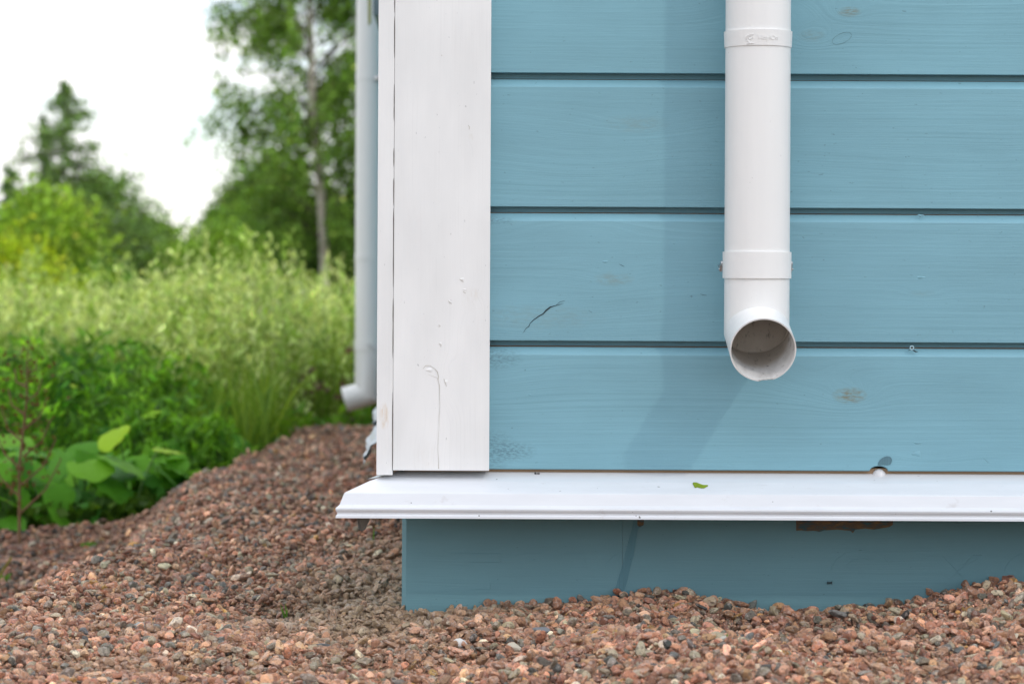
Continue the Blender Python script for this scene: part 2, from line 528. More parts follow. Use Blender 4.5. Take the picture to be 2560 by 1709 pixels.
def notch(x):
    c, w = .548, .0125
    t = 1 - ((x - c) / w) ** 2
    return .0065 * math.sqrt(t) if t > 0 else 0.0

for i in range(len(lines) - 1):
    zb, zt = lines[i], lines[i + 1]
    mat = painted_wood("blue_paint_%d" % i, tuple(c * random.uniform(.985, 1.015) for c in BLUE), 'x', 'z', 3.7 * i, front_knots.get(i, [(random.uniform(.3, 3), zb + .09, .04, .015, .02, .5)]),
                       0.5, random.uniform(300, 380), 0.4, worn=worn.get(i, []))
    if i == 0:
        xs = sorted(set([-.083, .0, .2, .4, .5] + [.548 + .0126 * k / 10 for k in range(-10, 11)] + [.6, .8, HX1 - .021]))
    else:
        xs = [-.083, HX1 - .021]
    rings = []
    for x in xs:
        pr = board_profile(zb, zt, i == 0)
        if i == 0:
            dz = notch(x)
            pr = [(y, z + (dz if k < 3 else 0)) for k, (y, z) in enumerate(pr)]
        rings.append([Vector((x, y, z)) for (y, z) in pr])
    V, Fc = loft(rings)
    pydata("siding_board", V, Fc, mat, house)
    # side wall course, running back along the left side
    ms = painted_wood("blue_paint_side_%d" % i, BLUE, 'y', 'z', 5.1 * i + 2, [], 0.5)
    rings = [[Vector((HX0 + y, yy, z)) for (y, z) in board_profile(zb, zt, i == 0)] for yy in (.021, HY1)]
    V, Fc = loft(rings)
    pydata("siding_board", V, Fc, ms, house)
    rings = [[Vector((HX1 - y, yy, z)) for (y, z) in board_profile(zb, zt, i == 0)] for yy in (.021, HY1)]
    V, Fc = loft(rings)
    pydata("siding_board", V, Fc, ms, house)

# dead knot above the notch: rough chip of darker wood standing in its hole
M_chip = painted_wood("knot_wood", (0.10, 0.20, 0.24), 'z', 'x', 8.0, rough=0.8, grain=900, depth=1.0)
kv = []
nk = 18
for j in range(nk):
    a = 2 * math.pi * j / nk
    kv.append((.556 + .0088 * math.cos(a) + .0035 * math.sin(a), .2075 + .0085 * math.sin(a)))
kv = [(x, max(z, .2035 + .0012 * math.sin(x * 2000))) for x, z in kv]
V, Fc = loft([[Vector((x, -.0008, z)) for x, z in kv], [Vector((x, .004, z)) for x, z in kv]])
pydata("dead_knot", V, Fc, M_chip, house)

# long drying crack and small checks, thin dark slivers following the grain
def sliver(name, pts, widths, y, mat, parent, horizontal=True):
    up, dn = [], []
    for k, (x, z) in enumerate(pts):
        x0, z0 = pts[max(k - 1, 0)]; x1, z1 = pts[min(k + 1, len(pts) - 1)]
        d = Vector((x1 - x0, z1 - z0)).normalized(); nrm = Vector((-d.y, d.x))
        w = widths[k]
        up.append(Vector((x + nrm.x * w, y, z + nrm.y * w))); dn.append(Vector((x - nrm.x * w, y, z - nrm.y * w)))
    bk = [v + Vector((0, .0006, 0)) for v in up], [v + Vector((0, .0006, 0)) for v in dn]
    V = up + dn; n = len(up)
    Fc = [(k, k + 1, n + k + 1, n + k) for k in range(n - 1)]
    return pydata(name, V, Fc, mat, parent)

def px(x, y, D): # display px to (X,Z)
    p = at(x, y, D); return (p.x, p.z)
cr = [(1199, 764), (1207, 752), (1213, 748), (1216, 741), (1224, 733), (1237, 724), (1246, 719), (1252, 712), (1262, 704), (1272, 701), (1283, 698), (1293, 695)]
sliver("crack", [px(x, y, 3.44) for x, y in cr], [w * .00042 for w in (.2, .8, 1.2, .8, 1.4, 1.6, 1.7, 2.4, 2.2, 1.0, .8, .2)], -.0004, M_crack, house)
for pts in ([(1275, 700), (1284, 692), (1296, 689)], [(1606, 674), (1613, 676), (1621, 677)], [(2256, 1050), (2267, 1060)], [(1420, 605), (1426, 608), (1432, 611)], [(2088, 630), (2093, 631)],
            [(1350, 712), (1358, 716)]):
    sliver("crack", [px(x, y, 3.44) for x, y in pts], [.0001] + [.0003] * (len(pts) - 2) + [.00015], -.0004, M_crack, house)
# oval seam round the loose knot right of the pipe
ov = []
for k in range(17):
    a = 2 * math.pi * k / 16
    ov.append(px(1931 + 22 * math.cos(a) + 4 * math.sin(a), 88 - 13 * math.sin(a) - 5 * math.cos(a), 3.44))
sliver("knot_ring", ov, [(.00008 + .00022 * abs(math.sin(k * 1.1))) for k in range(17)], -.0004, plain("knot_seam", (.13, .25, .27), .9), house)
# tiny screw eye left in the lowest groove
c = at(2091, 797, 3.44)
V, Fc = [], []
bm = bmesh.new()
pts = [Vector((c.x + .0024 * math.cos(a), -.002, c.z + .0024 * math.sin(a))) for a in [2 * math.pi * k / 16 for k in range(17)]]
tube_obj("screw_eye", pts, .0008, plain("paint_blob", (.42, .60, .66), .5), house, 6)
sliver("crack", [px(2083, 803, 3.44), px(2092, 801, 3.44), px(2100, 806, 3.44), px(2106, 806, 3.44)], [.0002, .0007, .0009, .0002], -.0006, M_crack, house)

# brown strip added in place of the shadowed flashing upturn under the lowest board
box("brown_shade_strip", (-.09, .006, .1875), (HX1 - .05, .0215, .1990), M_bare, house)

# corner boards
wk = [(-.036, .300, .015, .018, .016, .0), (.004, .430, .008, .010, .012, .25), (-.004, .425, .012, .02, -.010, .12), (-.002, .640, .004, .006, .010, .3), (-.028, .335, .006, .008, .01, 0), (-.06, .21, .02, .03, .01, .1)]
M_wfront = painted_wood("white_paint_front", WHITE, 'z', 'x', 1.0, [(b, a, rv, ru, amp, st) for (a, b, ru, rv, amp, st) in wk], 0.45, 420, 0.16, warp=.010, under=(.50, .40, .26), stain=.4)
M_wside = painted_wood("white_paint_side", (0.82, 0.82, 0.81), 'z', 'x', 6.0, [(.268, -.116, .02, .008, .004, .8)], 0.45, 420, 0.16, warp=.010, under=(.66, .50, .33), stain=.45)
box("corner_board", (-.1045, -.0280, .1957), (.0240, -.0003, 2.7), M_wfront, house, .0009)
box("corner_board", (-.1262, -.0285, .1895), (-.1048, .115, 2.7), M_wside, house, .0004)
box("corner_board", (HX1 - .02, -.0280, .19), (HX1 + .10, -.0003, 2.7), M_wfront, house, .0009)
box("corner_board", (-.1262, HY1 - .11, .19), (-.1055, HY1 + .02, 2.7), M_wside, house, .0009)
# open joint between the two boards: a dark line that comes and goes
xj = -.1050
for z0, z1 in ((.60, .625), (.66, .71), (.44, .545), (.548, .585), (.195, .30), (.745, .80), (.805, .85), (.345, .425)):
    n = 7
    pts = [(xj, z0 + (z1 - z0) * k / n) for k in range(n + 1)]
    sliver("joint_gap", pts, [.0001] + [random.uniform(.00022, .0005) for _ in range(n - 1)] + [.0001], -.0291, plain("joint_dark", (.10, .075, .06), .9), house)
# split at the foot of the front corner board, with the knot it starts from
pts = [px(x, y, 3.411) for x, y in ((970, 845), (976, 838), (986, 838), (997, 845), (1003, 852), (1006, 864), (1005, 872))]
sliver("crack", pts, [.0002, .0004, .0003, .0004, .0006, .0004, .0002], -.0285, M_whitecrack, house)
pts = [px(x, y, 3.411) for x, y in ((982, 858), (992, 862), (1003, 866), (1005, 872), (1008, 885), (1008, 905), (1009, 930), (1007, 955), (1007, 980), (1005, 1005), (1004, 1030), (1006, 1055), (1006, 1074))]
sliver("crack", pts, [.0001, .0002, .0003, .0003, .0005, .0003, .0002, .0003, .0001, .0002, .0002, .0003, .0005], -.0286, M_whitecrack, house)
for pts in ([(1074, 287), (1077, 291), (1076, 297)], [(1006, 744), (1010, 748)], [(1007, 787), (1012, 790), (1011, 795)], [(1012, 126), (1014, 128)], [(1054, 640), (1063, 646)], [(1062, 668), (1068, 672)], [(1028, 690), (1036, 696)], [(1018, 868), (1024, 885)]):
    sliver("crack", [px(x, y, 3.411) for x, y in pts], [.0004] * len(pts), -.0286, M_whitecrack, house)

# raised lips of paint on the front corner board's knots
def chip(x, y, w, h, D, yy, mat):
    c = at(x, y, D); V = []; n = 12
    outl = []
    for k in range(n):
        a = 2 * math.pi * k / n; r = 1 + .25 * math.sin(3 * a + x)
        outl.append((c.x + w * r * math.cos(a), c.z + h * r * math.sin(a)))
    r0 = [Vector((X, yy, Z)) for X, Z in outl]
    r1 = [Vector((c.x + (X - c.x) * .75, yy - .0006, c.z + (Z - c.z) * .6)) for X, Z in outl]
    V, Fc = loft([r0, r1])
    pydata("knot_bump", V, Fc, mat, house, True)
for (x, y, w, h) in ((985, 848, .0085, .0050), (1023, 875, .0045, .0045), (1010, 788, .0030, .0038), (1006, 747, .0022, .0028), (1060, 640, .0045, .0030), (1066, 664, .0040, .0022), (1032, 692, .0030, .0040)):
    chip(x, y, w * .6, h * .6, 3.411, -.0279, M_wfront)
for (x, y, w, h) in ((2105, 1015, .006, .0018), (2103, 1040, .007, .004), (1216, 905, .002, .0015), (2112, 494, .004, .0016), (2112, 636, .006, .002), (1388, 600, .004, .002)):
    chip(x, y, w, h, 3.44, .0002, bpy.data.materials["blue_paint_0"])

# drip flashing, front and left side
prof = [(-.016, .1935), (-.004, .1915), (.030, .1815), (.0605, .1690), (.0618, .1678), (.0675, .1535), (.0700, .1512), (.0720, .1500), (.0728, .1480), (.0722, .1458), (.0706, .1432), (.0704, .1412), (.0722, .1392), (.0726, .1362)]
def sheet(profile, place, t=.0011):
    outer = [Vector((a, b)) for a, b in profile]; inner = []
    for k, p in enumerate(outer):
        d = (outer[min(k + 1, len(outer) - 1)] - outer[max(k - 1, 0)]).normalized()
        inner.append(p + Vector((-abs(d.y), -d.x)) * t if d.x > .05 else p + Vector((-1, 0)) * t)
    ring = outer + inner[::-1]
    return [[place(q, s) for q in ring] for s in (0, 1)]
def front_place(q, s):
    return Vector((HX0 - max(q.x, -.012) - .0005, -q.x, q.y)) if s == 0 else Vector((HX1 + q.x, -q.x, q.y))
V, Fc = loft(sheet(prof, front_place))
fl = pydata("drip_flashing", V, Fc, M_flash, house)
M_back = plain("flashing_back_coat", (0.16, 0.165, 0.17), 0.6)  # grey back coat, kept dark to cut bounce and deepen shade on the plinth
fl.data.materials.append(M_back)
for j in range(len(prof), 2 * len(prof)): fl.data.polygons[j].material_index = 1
# small lump where the sheet is pressed up behind the missing knot
V, Fc = [], []
rr = []
for k in range(7):
    a = math.pi / 2 * k / 6
    rr.append([Vector((.549 + .0105 * math.cos(a) * math.cos(t), .006 + .010 * math.cos(a) * math.sin(t), .1856 + .0128 * math.sin(a))) for t in [2 * math.pi * j / 16 for j in range(16)]])
V, Fc = loft(rr)
o = pydata("flashing_dimple", V, Fc, M_flash, house, True)

# side flashing: loose lengths further back, lapped and slightly bent
M_side = plain('side_flashing_grey', (.46, .49, .51), .45)
def side_piece(y0, y1, push0, push1, dz0, dz1):
    n = 8; rings = []
    outer = [Vector(p) for p in prof]
    for k in range(n + 1):
        s = k / n; yy = y0 + (y1 - y0) * s
        push = push0 + (push1 - push0) * s + .004 * math.sin(s * 9 + y0)
        dz = dz0 + (dz1 - dz0) * s
        ring = [Vector((HX0 - q.x - push * max(q.x, 0) / .07, yy, q.y + dz * max(q.x, 0) / .07)) for q in outer]
        ring += [v + Vector((.0012, 0, -.0008)) for v in ring[::-1]]
        rings.append(ring)
    V, Fc = loft(rings)
    pydata("drip_flashing", V, Fc, M_side, house)
side_piece(.95, 1.75, .004, .030, -.006, -.020)
side_piece(1.85, 2.75, .022, .055, .0, -.016)
side_piece(2.9, HY1, .010, .010, .0, .0)
# grey lapped end of the side flashing just behind the corner board, and the tab folded down under the mitre
V = [Vector(p) for p in ((-.1065, .03, .1890), (-.1365, .03, .1800), (-.1430, .06, .1760), (-.1065, .09, .1890), (-.1265, -.012, .1845), (-.107, -.012, .1900))]
pydata("lap_joint", V, [(0, 1, 2, 3), (5, 4, 1, 0)], plain("grey_sealed_metal", (.50, .55, .54), .5), house)
a, b, c_, d_ = at(819, 1188, 3.40), at(850, 1187, 3.42), at(830, 1218, 3.41), at(822, 1212, 3.395)
V = [a, b, c_, d_, a + Vector((.004, .012, 0)), b + Vector((.0, .02, 0)), c_ + Vector((.004, .012, .002))]
pydata("folded_tab", V, [(0, 1, 2, 3), (4, 6, 5), (0, 3, 2, 6, 4), (1, 5, 6, 2)], M_dark_steel, house)

# plinth boards under the flashing
M_plinth = painted_wood("plinth_paint", (0.130, 0.275, 0.315), 'x', 'z', 12.0, [(.085, .075, .012, .006, .01, 0), (.50, .10, .10, .02, .006, 0)], 0.55, 300, 0.45, warp=.012)
ring = lambda x: [Vector((x, y, z)) for (y, z) in ((.034, -.25), (.034, .188), (.060, .188), (.060, -.25))]
V = []
rings = [[Vector((-.0935, .042, z)) if k < 2 else Vector((-.0935, .060, z)) for k, z in enumerate((-.25, .188, .188, -.25))],
         [Vector((-.0875, .034, z)) if k < 2 else Vector((-.0875, .060, z)) for k, z in enumerate((-.25, .188, .188, -.25))],
         ring(.2059)]
V, Fc = loft(rings); pydata("plinth_board", V, Fc, M_plinth, house)
V, Fc = loft([ring(.2062), ring(HX1 - .02)]); pydata("plinth_board", V, Fc, M_plinth, house)
box("plinth_board", (-.0935, .0605, -.35), (-.070, HY1, .188), M_plinth, house)
box("plinth_board", (HX1 - .04, .0605, -.35), (HX1 - .02, HY1, .188), M_plinth, house)
# smear of sealant over the plinth joint
sm = [(1462, 1195), (1456, 1215), (1450, 1240), (1444, 1270), (1436, 1300), (1428, 1330), (1420, 1355), (1412, 1372)]
M_smear = painted_wood("joint_filler", (0.105, 0.235, 0.28), 'z', 'x', 3.0, [], 0.8, 700, 0.9)
sliver("joint_filler", [px(x, y, 3.474) for x, y in sm], [.0055, .0042, .0050, .0060, .0055, .0065, .0060, .0075], .0335, M_smear, house)
0 and sliver("crack", [px(x, y, 3.474) for x, y in ((1458, 1200), (1451, 1222), (1444, 1262), (1440, 1290), (1431, 1318))], [.0002, .0004, .0005, .0003, .0002], .0330, M_crack, house)
sliver("crack", [px(x, y, 3.474) for x, y in ((1402, 1366), (1410, 1372), (1420, 1368), (1426, 1371))], [.0006, .0020, .0022, .0008], .0328, M_crack, house)
# bare patch of plinth where the paint stopped
def patch_mat():
    m = NT("raw_orange_wood"); co, x, y, z = m.coord()
    a_ = m.noise(m.xyz(m.math('MULTIPLY', x, 45.0), m.math('MULTIPLY', z, 160.0), 3.0), 1.0, 5, .7)
    c = m.ramp(a_, [(.40, (.06, .12, .135)), (.50, (.13, .10, .07)), (.64, (.24, .14, .06)), (.72, (.12, .07, .04))])
    m.put(m.b.inputs['Base Color'], c); m.b.inputs['Roughness'].default_value = .8
    m.bump(a_, .6, .002)
    return m.m
M_patch = patch_mat()
def raw(pts):
    V = [Vector((X, .0332, Z)) for X, Z in pts]
    pydata("bare_patch", V, [tuple(range(len(V)))], M_patch, house)
raw([px(x, 1180 + (y - 1180) * .86, 3.474) for x, y in ((1826, 1180), (1826, 1222), (1838, 1221), (1850, 1223), (1866, 1222), (1880, 1225), (1890, 1221), (1920, 1219), (1950, 1222), (1956, 1228), (1962, 1219), (1985, 1216), (2005, 1219), (2040, 1212), (2048, 1206), (2048, 1180))])
raw([px(x, y, 3.474) for x, y in ((1462, 1180), (1462, 1204), (1468, 1208), (1476, 1203), (1478, 1180))])

# faint moulded letter outlines showing through the plinth paint (only parts of each can be read)
def relief(name, pts):
    P3 = [Vector((X, .0339, Z)) for X, Z in pts]
    tube_obj(name, P3, .00035, M_plinth, house, 5)
def arc(cx, cy, rx, ry, a0, a1, n=14):
    return [px(cx + rx * math.cos(R(a0 + (a1 - a0) * k / n)), cy - ry * math.sin(R(a0 + (a1 - a0) * k / n)), 3.474) for k in range(n + 1)]
relief("moulded_letter", arc(1976, 1312, 70, 52, 175, 20))
relief("moulded_letter", arc(1976, 1312, 38, 34, 165, 60, 8))
relief("moulded_letter", [px(x, y, 3.474) for x, y in ((2210, 1325), (2162, 1272), (2112, 1272))])
relief("moulded_letter", [px(x, y, 3.474) for x, y in ((2195, 1310), (2252, 1272), (2232, 1272), (2178, 1328))])
relief("moulded_letter", arc(2366, 1315, 62, 50, 175, 90, 10))
relief("moulded_letter", [px(x, y, 3.474) for x, y in ((945, 1268), (980, 1268))])
relief("moulded_letter", [px(x, y, 3.474) for x, y in ((1020, 1268), (1148, 1268), (1148, 1288), (1078, 1288))])
relief("moulded_letter", [px(x, y, 3.474) for x, y in ((1190, 1268), (1245, 1268))])
relief("moulded_letter", [px(x, y, 3.474) for x, y in ((1282, 1268), (1340, 1268), (1344, 1290))])
relief("moulded_letter", [px(x, y, 3.474) for x, y in ((1125, 1330), (1125, 1350), (1085, 1350))])
relief("moulded_letter", arc(1440, 1330, 60, 66, 155, 80, 8))

# window shutter box high on the side wall, seen past the corner
cab = tag(empty("meter_cabinet", (-.19, 3.6, 1.1)), "grey blue wall cabinet with olive edge, high on the side wall above the gravel", "cabinet")
box("cabinet_body", (-.270, 3.45, 1.150), (-.128, 3.90, 1.75), plain("cabinet_grey", (.26, .32, .36), .5), cab, .004)
box("wall_mount", (-.128, 3.5, 1.2), (-.105, 3.85, 1.7), M_steel, cab)
V = [Vector(p) for p in ((-.293, 3.42, 1.76), (-.280, 3.42, 1.76), (-.274, 3.42, 1.128), (-.282, 3.42, 1.120), (-.293, 3.445, 1.76), (-.280, 3.445, 1.76), (-.274, 3.445, 1.128), (-.282, 3.445, 1.120))]
pydata("cabinet_door", V, [(0, 1, 2, 3), (4, 7, 6, 5), (0, 3, 7, 4), (1, 5, 6, 2), (0, 4, 5, 1), (3, 2, 6, 7)], plain("olive_edge", (.40, .40, .16), .5), cab)

# ------------------------------------------------------------------ downpipes
NS = 72
def ring_pts(c, r, ax_u, ax_v):
    return [c + ax_u * (r * math.cos(2 * math.pi * j / NS)) + ax_v * (r * math.sin(2 * math.pi * j / NS)) for j in range(NS)]

def tube_wall(outer, inner):
    """closed skin from outer rings to inner rings (same direction); open hollow tube with rims"""
    rings = outer + inner[::-1] + [outer[0]]
    n = NS; V = []; Fc = []
    base = outer + inner[::-1]
    for r in base: V += r
    m = len(base)
    for i in range(m):
        k2 = (i + 1) % m
        for j in range(n):
            k = (j + 1) % n
            Fc.append((i * n + j, i * n + k, k2 * n + k, k2 * n + j))
    return V, Fc

def downpipe(X, Y, facing, top, z_joint, zsh, label, name_top=True):
    """facing: unit horizontal vector the spout points to"""
    root = tag(empty("downpipe", (X, Y, 0)), label, "downpipe")
    f = Vector(facing); s = Vector((0, 0, 1)).cross(f).normalized()        # f forward, s sideways
    up = Vector((0, 0, 1))
    C = lambda z: Vector((X, Y, z))
    r, t = .0428, .0018
    # straight lengths
    def straight(nm, z0, z1, r0, r1, tt=t, mat=M_white_pvc):
        out = [ring_pts(C(z0), r0, s, f), ring_pts(C(z1), r1, s, f)]
        inn = [ring_pts(C(z0), r0 - tt, s, f), ring_pts(C(z1), r1 - tt, s, f)]
        V, Fc = tube_wall(out, inn)
        o = pydata(nm, V, Fc, mat, root)
        for p in o.data.polygons: p.use_smooth = True
        o.data.set_sharp_from_angle(angle=R(38))
        return o
    straight("pipe", .4600 + zsh, top, r, r)
    straight("collar", .7567 + zsh, .7776 + zsh, .0441, .0449, .003)
    lc = straight("collar", .4538 + zsh, .4885 + zsh, .0451, .0451, .0024)
    # mitred elbow
    dz = R(17)
    d1 = Vector((0, 0, -1)); d2 = (f * math.cos(dz) - up * math.sin(dz)).normalized()
    J = C(z_joint); nrm = (d1 + d2).normalized(); L = .079
    v2 = d2.cross(s).normalized()
    if v2.dot(up) > 0: pass
    def elbow_rings(rad):
        R1, Rm, Rmouth, Rin = [], [], [], []
        for j in range(NS):
            a = 2 * math.pi * j / NS
            off = s * (rad * math.cos(a)) + f * (rad * math.sin(a))
            tpar = -(nrm.dot(off)) / nrm.dot(d1)
            pm = J + off + d1 * tpar
            R1.append(C(.456 + zsh) + off)
            Rm.append(pm)
            rel = pm - J
            perp = rel - d2 * rel.dot(d2)
            mouth = J + d2 * L + perp
            Rin.append(pm + (mouth - pm) * .5)
            Rmouth.append(mouth)
        return R1, Rm, Rin, Rmouth
    o1, om, oi, omo = elbow_rings(r)
    i1, im, ii_, imo = elbow_rings(r - t)
    # lip broken off along the lower right edge of the mouth
    mc = J + d2 * L
    vup = (up - d2 * up.dot(d2)).normalized()
    def clipm(ring, lim):
        outp = []
        for p in ring:
            q = p - mc; a = q.dot(s); b = q.dot(vup)
            lim_b = -lim + .10 * (a - .006) if a > -.008 else -9
            if a > -.008 and b < lim_b: b = lim_b
            outp.append(mc + s * a + vup * b + d2 * q.dot(d2) - d2 * (.003 if b == lim_b else 0))
        return outp
    omo = clipm(omo, .0418); imo = clipm(imo, .0404)
    V, Fc = tube_wall([o1, om, oi, omo], [i1, im, ii_, imo])
    o = pydata("elbow", V, Fc, M_white_pvc, root)
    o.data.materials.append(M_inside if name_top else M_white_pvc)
    n = NS
    for p in o.data.polygons:
        row = min(v // n for v in p.vertices)
        rows = set(v // n for v in p.vertices)
        p.use_smooth = True
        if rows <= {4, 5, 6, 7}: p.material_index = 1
    o.data.set_sharp_from_angle(angle=R(30))
    # seam bead inside the mitre
    V2 = [p * 1.0 for p in im]
    tube_obj("weld_seam", [im[j] + (J - im[j]).normalized() * .0004 for j in range(0, NS)] + [im[0]], .0009, M_inside, root, 6)
    # clamp bolts either side of the lower collar
    for sg in (-1, 1):
        c0 = C(.4735 + zsh) + s * (sg * .0458) + f * -.006
        tube_obj("clamp_bolt", [c0 - s * sg * .003, c0 + s * sg * .0012, c0 + s * sg * .0022], [.0034, .0034, .0016], M_steel, root, 10)
        c1 = C(.4700 + zsh) + s * (sg * .0462) + f * -.012
        tube_obj("clamp_strap", [C(.4735 + zsh) + s * (sg * .0458) - f * .010, c1 - up * .006, c1 - f * .012 - up * .001, c1 - f * .03], [.0022, .0020, .0018, .0018], M_steel, root, 6)
        tube_obj("clamp_bolt", [c1 - up * .004 - s * sg * .002, c1 - up * .004 + s * sg * .0030], [.0012, .0011], M_steel, root, 8)
    return root, f, s, C

pipe, f, s, C = downpipe(.3750, -.070, (0, -1, 0), 2.6, .3850, 0.0, "nearer white plastic downpipe on the blue front wall with its spout facing forward")
# raised moulded brand lettering and eye emblem on the upper collar
fc = bpy.data.curves.new("lettering", 'FONT'); fc.body = "VinylOn"; fc.size = .0088; fc.extrude = .00022; fc.resolution_u = 3
fo = bpy.data.objects.new("tmp_text", fc); COL.objects.link(fo)
dg = bpy.context.evaluated_depsgraph_get()
tm = bpy.data.meshes.new_from_object(fo.evaluated_get(dg))
bpy.data.objects.remove(fo)
w = max(v.co.x for v in tm.vertices)
rr_ = .04475
def wrap(x, z, lift):
    th = x / rr_
    return Vector((.3750 + (rr_ + lift) * math.sin(th), -.070 - (rr_ + lift) * math.cos(th), z))
k = .0275 / w
for v in tm.vertices:
    x, y, z = v.co
    v.co = wrap(-.0055 + x * k, .7640 + y, z + .0001)
tm.materials.clear()
lo_ = link("lettering", tm, M_white_pvc, pipe)
strokes = [[(-.0215, .7665), (-.0185, .7695), (-.0145, .7708), (-.0105, .7710)], [(-.0210, .7650), (-.0185, .7675), (-.0150, .7690), (-.0120, .7693)],
           [(-.0200, .7655), (-.0170, .7608), (-.0145, .7585)], [(-.0175, .7668), (-.0155, .7640), (-.0130, .7655), (-.0118, .7672)], [(-.0145, .7590), (-.0105, .7592)], [(-.0200, .7585), (-.0175, .7588)]]
VV, FF = [], []
for st in strokes:
    V, Fc = tube(None, [wrap(x, z, .0001) for x, z in st], .00045, None, None, 6)
    b0 = len(VV); VV += V; FF += [tuple(b0 + i for i in fa) for fa in Fc]
pydata("eye_emblem", VV, FF, M_white_pvc, pipe, True)

far_pipe, *_ = downpipe(-.352, 5.21, (-1, 0, 0), 2.6, .050, -.26, "farther white downpipe past the corner, low spout turned to the left", False)
# its wall brackets
for zz in (1.115, 2.1):
    tube_obj("wall_bracket", [Vector((-.31, 5.20, zz)), Vector((-.2, 5.20, zz + .004)), Vector((-.105, 5.20, zz + .004))], .006, M_steel, far_pipe, 8)
V, Fc = tube_wall([ring_pts(Vector((-.352, 5.21, 1.105)), .0442, Vector((1, 0, 0)), Vector((0, 1, 0))), ring_pts(Vector((-.352, 5.21, 1.128)), .0442, Vector((1, 0, 0)), Vector((0, 1, 0)))],
                  [ring_pts(Vector((-.352, 5.21, 1.105)), .0430, Vector((1, 0, 0)), Vector((0, 1, 0))), ring_pts(Vector((-.352, 5.21, 1.128)), .0430, Vector((1, 0, 0)), Vector((0, 1, 0)))])
pydata("bracket_ring", V, Fc, M_white_pvc, far_pipe, True)
tube_obj("bracket_bolt", [Vector((-.325, 5.165, 1.105)), Vector((-.30, 5.15, 1.118)), Vector((-.285, 5.15, 1.122))], [.010, .008, .006], M_steel, far_pipe, 8)

# ------------------------------------------------------------------ gravel stones
def stone_mesh(name, seed, sub=2):
    rs = random.Random(seed)
    bm = bmesh.new()
    bmesh.ops.create_icosphere(bm, subdivisions=sub, radius=1.0)
    planes = []
    for _ in range(rs.randint(6, 10)):
        d = Vector((rs.gauss(0, 1), rs.gauss(0, 1), rs.gauss(0, 1))).normalized()
        planes.append((d, rs.uniform(.48, .82)))
    sc = Vector((rs.uniform(.9, 1.5), rs.uniform(.7, 1.0), rs.uniform(.42, .80)))
    for v in bm.verts:
        p = v.co.copy()
        for d, k in planes:
            e = p.dot(d) - k
            if e > 0: p -= d * e
        v.co = Vector((p.x * sc.x, p.y * sc.y, p.z * sc.z)) * .5
    me = bpy.data.meshes.new(name); bm.to_mesh(me); bm.free()
    me.polygons.foreach_set('use_smooth', [True] * len(me.polygons))
    me.set_sharp_from_angle(angle=R(26))
    return me

M_stone = stone_mat()
stone_col = bpy.data.collections.new("stone_shapes")
for i in range(26):
    me = stone_mesh("stone_shape", 100 + i); me.materials.append(M_stone)
    so = bpy.data.objects.new("stone_shape.%03d" % i, me)
    stone_col.objects.link(so)

def scatter(x0, x1, y0, y1, dens, smin, smax, med):
    n = int((x1 - x0) * (y1 - y0) * dens)
    X = rng.uniform(x0, x1, n); Y = rng.uniform(y0, y1, n)
    S = np.clip(rng.lognormal(math.log(med), .42, n), smin, smax)
    return X, Y, S

parts = []
def keep(X, Y, S, m): parts.append((X[m], Y[m], S[m]))
def in_view(X, Y, mrg=.10):
    D = Y - CAM_Y
    return (X > -.1875 * D - mrg) & (X < .219 * D + mrg)
X, Y, S = scatter(-.85, .98, -.95, .06, 64000, .005, .026, .0112); keep(X, Y, S, in_view(X, Y) & ~((Y > .034) & (X > -.090)))
X, Y, S = scatter(-1.35, -.090, .06, 1.3, 38000, .006, .026, .0118); keep(X, Y, S, in_view(X, Y))
X, Y, S = scatter(-1.8, -.090, 1.3, 3.0, 20000, .007, .028, .0135); keep(X, Y, S, in_view(X, Y) & is_gravel(X, Y))
X, Y, S = scatter(-1.8, -.094, 3.0, 5.7, 12000, .008, .03, .0145); keep(X, Y, S, in_view(X, Y) & is_gravel(X, Y))
# grit and fines that fill the gaps between the stones
X, Y, S = scatter(-.85, .98, -.95, .06, 42000, .003, .0075, .0052); keep(X, Y, S, in_view(X, Y) & ~((Y > .034) & (X > -.090)))
X, Y, S = scatter(-1.2, -.090, .06, 1.0, 22000, .003, .0085, .006); keep(X, Y, S, in_view(X, Y))
# coarser cobble-like stones here and there
X, Y, S = scatter(-.85, .98, -.95, .06, 260, .020, .030, .024); keep(X, Y, S, in_view(X, Y) & ~((Y > .002) & (X > -.1)))
X = np.concatenate([p[0] for p in parts]); Y = np.concatenate([p[1] for p in parts]); S = np.concatenate([p[2] for p in parts])
Z = terrain(X, Y) + S * rng.uniform(-.25, .60, len(X)) + np.where(S < .0076, .0035, 0)
N = len(X)
pal = np.array([(.50, .26, .19), (.44, .235, .185), (.56, .33, .25), (.38, .17, .12), (.46, .28, .22), (.33, .19, .14), (.60, .40, .31), (.52, .33, .22),
                (.27, .235, .21), (.19, .19, .19), (.12, .135, .15), (.45, .40, .34), (.66, .62, .56), (.24, .12, .09), (.50, .30, .12), (.36, .33, .27)])
wgt = np.array([.14, .13, .11, .07, .12, .08, .07, .07, .045, .04, .03, .04, .02, .035, .012, .04]); wgt = wgt / wgt.sum()
tint = pal[rng.choice(len(pal), N, p=wgt)] * np.exp(rng.normal(0, .33, (N, 1))) * 1.33 * rng.uniform(.95, 1.05, (N, 3)) * np.array((.92, .84, .67))
